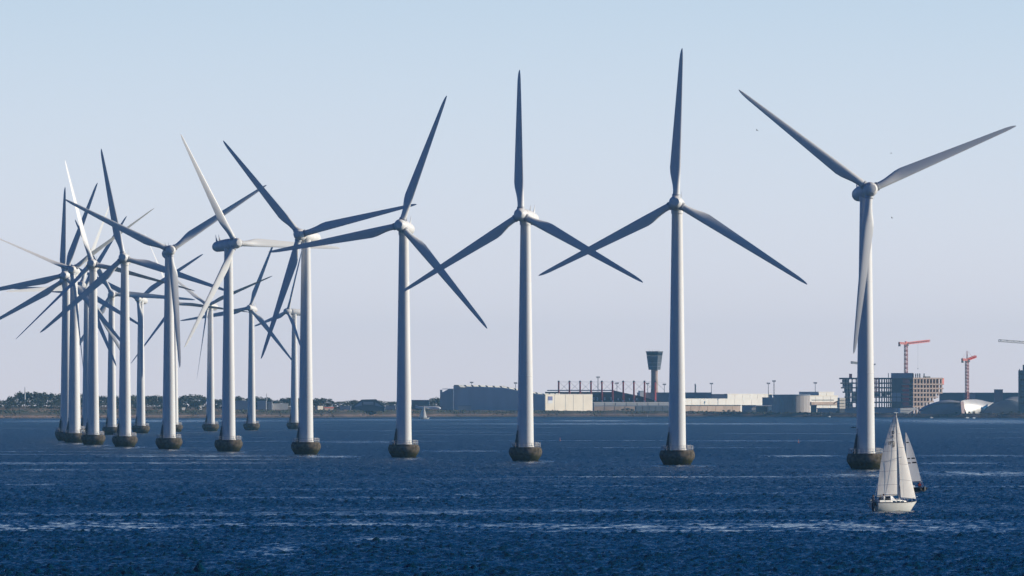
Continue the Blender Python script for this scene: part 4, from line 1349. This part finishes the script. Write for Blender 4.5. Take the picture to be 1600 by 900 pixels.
def add_text(body, size, mtx, m, parent, name='sail_number'):
    cu = bpy.data.curves.new(name, 'FONT')
    cu.body = body; cu.size = size; cu.align_x = 'CENTER'; cu.extrude = 0.004; cu.offset = 0.012
    o = bpy.data.objects.new(name, cu)
    col.objects.link(o)
    dg = bpy.context.evaluated_depsgraph_get()
    dg.update()
    me = bpy.data.meshes.new_from_object(o.evaluated_get(dg))
    bpy.data.objects.remove(o)
    me.materials.clear(); me.materials.append(m)
    o = link(name, me, parent)
    o.matrix_basis = mtx
    return o


def sail_surface(luff0, luff1, clew, head_w, camber, roach, nu=13, nv=17, twist=0.0):
    """grid from tack (luff0) to head (luff1); rows run from luff to leech; belly to -y local is added by the caller's sign"""
    luff0, luff1, clew = Vector(luff0), Vector(luff1), Vector(clew)
    g = []
    head2 = luff1 + (clew - luff0).normalized() * head_w
    nrm = (luff1 - luff0).cross(clew - luff0).normalized()
    out = (clew - luff0).normalized()
    for j in range(nv):
        v = j / (nv - 1)
        a = luff0.lerp(luff1, v)
        e = clew.lerp(head2, v) + out * (roach * math.sin(math.pi * v)) + Vector((0, twist * math.sin(math.pi * v * .75), 0))
        row = []
        for i in range(nu):
            u = i / (nu - 1)
            w_ = (e - a).length
            p = a.lerp(e, u) + nrm * (camber * w_ * math.sin(math.pi * u ** .8) * (0.35 + .65 * math.sin(math.pi * min(1, v * .9 + .12))))
            row.append(p)
        g.append(row)
    return g, nrm


def grid_band(g, v0, dv, off, nrm, u0=0.0, u1=1.0):
    """thin strip lying on a sail grid at height fraction v0"""
    nv, nu = len(g) - 1, len(g[0]) - 1
    def pt(u, v):
        j = min(nv - 1e-6, max(0, v * nv)); i = min(nu - 1e-6, max(0, u * nu))
        j0, i0 = int(j), int(i)
        a = g[j0][i0].lerp(g[j0][i0 + 1], i - i0); b_ = g[j0 + 1][i0].lerp(g[j0 + 1][i0 + 1], i - i0)
        return a.lerp(b_, j - j0)
    mb = MB()
    n = 14
    rows = []
    for vv in (v0, v0 + dv):
        rows.append([pt(u0 + (u1 - u0) * k / n, vv) + nrm * off for k in range(n + 1)])
    mb.sheet(rows)
    mb.sheet([[p - nrm * (2 * off) for p in r] for r in rows][::-1])
    return mb, pt


def yacht(label, px, py, d, beta, heel, group):
    X = (px - 800) / F * d
    root = thing('sailboat', (X, d, 0), label, 'sailboat', group)
    root.rotation_euler = (heel, 0, beta)
    root.scale = (0.86, 1.0, 1.0)
    rings, deck = hull_mesh(9.4, 3.0, 1.08, 0.32, 0.5)
    MB().loft(rings).build('hull', M['gel'], root, 50)
    dk = MB()
    n = len(deck)
    dk.sheet([[(x, w * .99, z + .006) for x, w, z in deck], [(x, 0, z + .05) for x, w, z in deck], [(x, -w * .99, z + .006) for x, w, z in deck]])
    dk.build('deck', M['deck'], root)
    st = MB()
    for sy in (1, -1):
        st.sheet([[(x, sy * (w + .015), z - .02) for x, w, z in deck], [(x, sy * (w + .015), z + .09) for x, w, z in deck]])
        st.sheet([[(x, sy * (w - .04), z + .09) for x, w, z in deck], [(x, sy * (w - .04), z - .02) for x, w, z in deck]])
        st.sheet([[(x, sy * (w + .015), z + .09) for x, w, z in deck], [(x, sy * (w - .04), z + .09) for x, w, z in deck]])
    st.build('toe_rail', M['navy'], root)
    # cabin trunk, sprayhood, cockpit
    tr_ = MB()
    tr_.loft([[(-1.5, .95, 1.0), (-1.5, -.95, 1.0), (-1.5, -.8, 1.62), (-1.5, .8, 1.62)], [(0.6, .85, 1.0), (.6, -.85, 1.0), (.6, -.7, 1.58), (.6, .7, 1.58)],
              [(2.2, .5, 1.1), (2.2, -.5, 1.1), (2.1, -.4, 1.42), (2.1, .4, 1.42)]])
    tr_.build('cabin', M['gel'], root)
    for x_ in (-.9, 0.0, .9):
        MB().box((x_, -.875 + .06 * max(0, x_), 1.33), (.55, .06, .2)).build('window', M['glass'], root)
    MB().loft([[(-1.6, .9, 1.5), (-1.6, -.9, 1.5), (-1.6, -.8, 2.15), (-1.6, .8, 2.15)], [(-.6, .8, 1.55), (-.6, -.8, 1.55), (-.9, -.6, 2.05), (-.9, .6, 2.05)]]).build('sprayhood', M['white'], root)
    MB().box((-1.63, 0, 1.78), (.05, 1.35, .5)).build('companionway', M['navy'], root)
    MB().box((-3.0, 0, 1.17), (2.4, 1.2, .08)).build('cockpit_floor', M['navy'], root)
    for sy in (1, -1):
        MB().box((-3.0, sy * .95, 1.34), (2.5, .4, .36)).build('cockpit_coaming', M['gel'], root)
    # rig: mast, boom, forestay, shrouds
    mh = 14.0
    MB().tube((1.0, 0, 1.2), (1.0, 0, mh), .10, .075, 10).build('mast', M['spar'], root)
    MB().box((1.0, 0, mh + .08), (.9, .05, .06)).tube((1.0, 0, mh), (1.0, 0, mh + .7), .02, n=5).build('masthead', M['galv'], root)
    bo = MB().tube((.92, 0, 2.35), (-3.3, .5, 2.15), .085, .07, 8)
    bo.build('boom', M['spar'], root)
    rg = MB()
    rg.tube((4.6, 0, 1.4), (1.05, 0, mh - .3), .02, n=4).tube((-4.6, 0, 1.2), (.95, 0, mh), .015, n=4)
    for sy in (1, -1):
        rg.tube((.8, sy * 1.35, 1.15), (1.0, 0, mh - .4), .015, n=4).tube((1.0, 0, 7.6), (.95, sy * .95, 7.7), .035, n=5).tube((.8, sy * 1.35, 1.15), (.95, sy * .95, 7.7), .015, n=4)
    rg.build('rigging', M['galv'], root)
    pu = MB()
    for sy in (1, -1):
        pu.tube((4.1, sy * .45, 1.35), (4.15, sy * .4, 2.0), .022, n=5).tube((4.15, sy * .4, 2.0), (4.95, 0, 2.05), .022, n=5)
        pu.tube((-4.5, sy * 1.0, 1.15), (-4.6, sy * 1.0, 1.85), .022, n=5).tube((-4.6, sy * 1.0, 1.85), (-3.7, sy * 1.2, 1.85), .022, n=5).tube((-4.6, sy * 1.0, 1.85), (-4.65, 0, 1.85), .022, n=5)
        for x_ in (-2.4, -1, .4, 1.8, 3.0):
            w_ = np.interp(x_, [q[0] for q in deck], [q[1] for q in deck])
            pu.tube((x_, sy * w_, 1.1), (x_, sy * w_, 1.75), .018, n=4)
        pts = [(-3.7, sy * 1.2, 1.75)] + [(x_, sy * float(np.interp(x_, [q[0] for q in deck], [q[1] for q in deck])), 1.73) for x_ in (-2.4, -1, .4, 1.8, 3.0)] + [(4.1, sy * .45, 1.95)]
        for a, c in zip(pts, pts[1:]): pu.tube(a, c, .012, n=4)
    pu.build('guard_rail', M['galv'], root)
    # sails
    g, nr = sail_surface((.85, 0, 2.45), (.88, 0, mh - .15), (-3.2, .5, 2.35), .12, .07, 0.55, twist=.25)
    ms = MB().sheet(g).build('mainsail', M['sail'], root, 180)
    for v0 in (.12, .29, .415, .54, .70, .845):
        grid_band(g, v0, .0045, .012, nr)[0].build('seam', M['seam'], ms)
    _, pt = grid_band(g, .5, .01, .01, nr)
    sgn = 1
    def text_at(body, size, u, v, flip):
        p = pt(u, v)
        ax = (pt(u + .05, v) - pt(u - .05, v)).normalized()           # luff to leech: aft
        ax = -ax                                                     # lettering runs from leech to luff on the starboard side
        up = (pt(u, v + .03) - pt(u, v - .03)); up = (up - ax * up.dot(ax)).normalized()
        nn = ax.cross(up)
        mt = Matrix(((ax[0], up[0], nn[0], 0), (ax[1], up[1], nn[1], 0), (ax[2], up[2], nn[2], 0), (0, 0, 0, 1)))
        mt.translation = p + nn * .05 - up * size * .35
        return add_text(body, size, mt, M['ink'], ms)
    text_at('D', .62, .42, .775, 1)
    text_at('0', .5, .42, .725, 1)
    text_at('2772', .58, .50, .645, 1)
    text_at('27', .5, .30, .605, 1)
    g, nr = sail_surface((4.55, 0, 1.75), (1.25, 0, mh - .7), (1.05, -.30, 1.95), .10, .07, .05)
    jb = MB().sheet(g).build('jib', M['sail'], root, 180)
    for v0 in (.22, .42, .63, .80):
        grid_band(g, v0, .0045, .012, nr)[0].build('seam', M['seam'], jb)
    # rudder head, stern gear and name
    MB().box((-4.72, 0, .55), (.10, .35, 1.3)).build('rudder', M['navy'], root)
    MB().box((-4.85, -.55, 1.0), (.4, .35, .5)).box((-4.95, -.55, .4), (.14, .14, .9)).build('outboard_motor', M['dark_steel'], root)
    MB().lathe([(.34, 0), (.40, .05), (.34, .1), (.22, .05)], 14, c=(-4.55, .85, 1.55)).build('life_ring', M['white'], root)
    p = np.interp(1.9, [q[0] for q in deck], [q[1] for q in deck])
    tx = add_text('ALBA', .3, Matrix.Translation((2.1, -float(p) - .03, .82)) @ Matrix.Rotation(math.radians(90), 4, 'X'), M['ink'], root, 'name_lettering') if False else None
    return root


D1 = wd(798.6)
Y1 = yacht('white sailing yacht with grey white sails in front of the nearest turbine base', 1398.6, 798.6, D1, math.radians(37), math.radians(-3.5), 'sailboats under sail')
for (lx, ly, rz, m_, lab, ar) in ((-3.9, .85, math.radians(-90), M['cloth_dark'], 'person in a dark jacket seated at the stern of the white yacht', .3),
                                (-3.1, -.85, math.radians(90), M['cloth_white'], 'person in a white shirt seated at the near side of the yacht cockpit', .2),
                                (-2.3, .85, math.radians(-90), M['cloth_dark'], 'person in dark clothes seated by the sprayhood of the white yacht', .2)):
    w_ = Matrix.Translation(Y1.location) @ Y1.rotation_euler.to_matrix().to_4x4() @ Vector((lx * .86, ly, 1.44))
    seated_person(w_, math.radians(37) + (0 if ly < 0 else math.pi) , lab, m_, 'crew of the white yacht', arm=ar)


def far_yacht():
    d = wd(768.6)
    root = thing('sailboat', ((1424 - 800) / F * d, d, 0), 'dark hulled sailboat with a grey sail half hidden behind the white yacht', 'sailboat', 'sailboats under sail')
    root.rotation_euler = (math.radians(1.5), 0, math.radians(180 - 48))
    rings, deck = hull_mesh(6.4, 2.3, .72, .25, .35, 13)
    MB().loft(rings).build('hull', M['hull_dark'], root, 50)
    MB().sheet([[(x, w * .99, z + .006) for x, w, z in deck], [(x, 0, z + .04) for x, w, z in deck], [(x, -w * .99, z + .006) for x, w, z in deck]]).build('deck', M['wall_grey'], root)
    MB().loft([[(-.3, .6, .7), (-.3, -.6, .7), (-.3, -.5, 1.15), (-.3, .5, 1.15)], [(1.5, .4, .75), (1.5, -.4, .75), (1.4, -.3, 1.05), (1.4, .3, 1.05)]]).build('cabin', M['wall_grey'], root)
    mh = 10.3
    MB().tube((1.0, 0, .75), (1.75, 0, mh), .07, .05, 8).build('mast', M['spar'], root)
    MB().tube((1.0, 0, 1.6), (-2.3, -.1, 1.75), .06, .05, 8).build('boom', M['spar'], root)
    g, nr = sail_surface((1.02, 0, 1.75), (1.68, 0, mh - .1), (-2.25, -.1, 1.9), .15, -.06, .35)
    ms = MB().sheet(g).build('mainsail', M['sail_far'], root, 180)
    for v0, u0, u1, dv in ((.79, .1, .75, .022), (.46, .12, .45, .02), (.46, .6, .95, .026), (.37, .1, .45, .02), (.37, .6, .98, .026)):
        grid_band(g, v0, dv, .03, nr, u0, u1)[0].build('sail_mark', M['ink'], ms)
    g, nr = sail_surface((3.05, 0, 1.1), (1.9, 0, mh - 1.6), (1.1, .4, 1.3), .08, .07, -.08)
    MB().sheet(g).build('jib', M['sail'], root, 180)
    MB().tube((3.1, 0, 1.0), (1.75, 0, mh - .8), .015, n=4).tube((-3.1, 0, .8), (1.75, 0, mh), .012, n=4).build('rigging', M['galv'], root)
    MB().box((-3.25, 0, .6), (.3, .25, .7)).build('outboard_motor', M['dark_steel'], root)
    w_ = Matrix.Translation(root.location) @ root.rotation_euler.to_matrix().to_4x4() @ Vector((-2.3, .35, .82))
    seated_person(w_, math.radians(200), 'person in a red jacket seated at the stern of the dark hulled sailboat', M['cloth_red'], None, arm=.3)
    w_ = Matrix.Translation(root.location) @ root.rotation_euler.to_matrix().to_4x4() @ Vector((-1.6, -.5, .82))
    seated_person(w_, math.radians(20), 'person in dark clothes seated amidships in the dark hulled sailboat', M['cloth_dark'], None, arm=.2)


far_yacht()


def tiny_yacht():
    d = wd(654.9)
    root = thing('sailboat', ((664 - 800) / F * d, d, 0), 'tiny white sailboat far off in front of the shore right of the fourth tower', 'sailboat', 'sailboats under sail')
    root.rotation_euler = (math.radians(3), 0, math.radians(20))
    rings, deck = hull_mesh(8.6, 2.6, .9, .5, .4, 11)
    MB().loft(rings).build('hull', M['gel'], root, 50)
    MB().sheet([[(x, w * .99, z + .006) for x, w, z in deck], [(x, 0, z + .04) for x, w, z in deck], [(x, -w * .99, z + .006) for x, w, z in deck]]).build('deck', M['deck'], root)
    MB().box((.2, 0, 1.2), (3, 1.2, .5)).build('cabin', M['gel'], root)
    MB().tube((-.9, 0, 1), (-1.1, 0, 11.6), .12, .09, 8).build('mast', M['spar'], root)
    g, nr = sail_surface((-1.05, 0, 1.8), (-1.15, 0, 11.4), (-4.6, .6, 1.9), .1, .06, .3)
    MB().sheet(g).build('mainsail', M['sail'], root, 180)
    g, nr = sail_surface((1.6, 0, 1.5), (-.95, 0, 10.6), (-1.2, -.6, 1.6), .1, .06, 0)
    MB().sheet(g).build('jib', M['sail'], root, 180)


tiny_yacht()


def small_boat(name, label, px, py, length, m, rz, cat='boat', person=None):
    d = wd(py)
    root = thing(name, ((px - 800) / F * d, d, 0), label, cat, rz=rz)
    rings, deck = hull_mesh(length, length * .36, length * .13, length * .06, .2, 9)
    MB().loft(rings).build('hull', m, root, 50)
    MB().sheet([[(x, w * .95, z - .05) for x, w, z in deck], [(x, -w * .95, z - .05) for x, w, z in deck]]).build('deck', M['deck'], root)
    MB().box((-.1 * length, 0, length * .2), (.28 * length, .22 * length, .16 * length)).build('cabin', m, root)
    MB().box((-.1 * length, 0, length * .235), (.285 * length, .225 * length, .05 * length)).build('window_band', M['glass'], root)
    MB().box((-.5 * length, 0, length * .1), (.06 * length, .07 * length, .16 * length)).build('outboard_motor', M['dark_steel'], root)
    return root


small_boat('motorboat', 'small dark motorboat just left of the nearest tower', 1334, 668.8, 3.4, M['hull_dark'], math.radians(8))
small_boat('motorboat', 'tiny white motorboat by the shore left of the aquarium', 1455, 653.2, 4.2, M['white'], math.radians(30))
small_boat('motorboat', 'tiny white motorboat moored below the left part of the bright aquarium shell', 1511, 653.6, 4.6, M['white'], math.radians(35))
small_boat('motorboat', 'tiny white motorboat moored below the middle of the bright aquarium shell', 1521.5, 653.8, 4.2, M['white'], math.radians(40))
small_boat('motorboat', 'tiny white motorboat left of the nearest tower by the slate quay building', 1296, 651.6, 3.6, M['white'], math.radians(40))


def buoy(label, px, py, h, m):
    d = wd(py)
    r = thing('buoy', ((px - 800) / F * d, d, 0), label, 'buoy', 'buoys floating far off')
    MB().lathe([(.1, -.4), (.3, -.1), (.32, .1), (.12, .3), (.08, h)], 10).build('float', m, r, 40)
    MB().lathe([(.05, h), (.16, h + .1), (.16, h + .3), (.05, h + .4)], 8).build('topmark', m, r)


buoy('white buoy near the shore left of the second tower', 1011.6, 650.8, 2.4, M['white'])
buoy('small red buoy left of the nearest turbine', 1247.5, 692, .9, M['crane_mast'])
buoy('small red buoy right of the third turbine', 875, 689, .9, M['crane_mast'])


def bird(label, px, py, d, span, roll, rz):
    r = thing('gull', at(px, py, d), label, 'bird', 'gulls flying by the nearest turbine')
    r.rotation_euler = (0, roll, rz)
    b_ = []
    for y, w in ((-.32, .015), (-.2, .06), (0, .085), (.16, .07), (.26, .05), (.34, .015)):
        b_.append([(w * math.cos(2 * math.pi * k / 8) * span, y * span, w * math.sin(2 * math.pi * k / 8) * span) for k in range(8)])
    MB().loft(b_).build('body', M['gull'], r, 60)
    MB().loft([[(-.06 * span, -.32 * span, 0), (.06 * span, -.32 * span, 0), (.06 * span, -.32 * span, .01), (-.06 * span, -.32 * span, .01)], [(-.02 * span, -.2 * span, 0), (.02 * span, -.2 * span, 0), (.02 * span, -.2 * span, .02), (-.02 * span, -.2 * span, .02)]]).build('tail', M['gull'], r)
    for s in (-1, 1):
        w = MB().loft([[(s * x * span, (y0 + c) * span, z * span), (s * x * span, (y0 - c) * span, z * span), (s * x * span, (y0 - c) * span, (z + .015) * span), (s * x * span, (y0 + c) * span, (z + .015) * span)]
                       for x, y0, c, z in ((.04, .06, .10, .02), (.22, .10, .085, .12), (.36, .05, .06, .10), (.52, -.06, .015, .04))])
        w.build('wing', M['gull'], r)


bird('dark gull below the left pointing blade tip of the nearest turbine', 1183, 203.5, 3600, 1.25, .5, .9)
bird('small gull above the right pointing blade of the nearest turbine', 1392.6, 239.5, 4200, 1.1, -.3, 1.3)
bird('small gull right of the nearest tower below the hub', 1393.6, 340.3, 3900, 1.1, .6, 1.2)

# ---------------------------------------------------------------- haze
hz = MB().box((0, 7100, 54.5), (7600, 15200, 113)).build('haze', None)
hm = bpy.data.materials.new('haze_air')
hm.use_nodes = True
ht = hm.node_tree
ht.nodes.clear()
ho = ht.nodes.new('ShaderNodeOutputMaterial')
hv = ht.nodes.new('ShaderNodeVolumePrincipled')
hv.inputs['Color'].default_value = (0.30, 0.66, 1.0, 1)
hv.inputs['Density'].default_value = 2.2e-5
hv.inputs['Anisotropy'].default_value = 0.0
ht.links.new(hv.outputs[0], ho.inputs['Volume'])
hz.data.materials.append(hm)
tag(hz, kind='stuff')
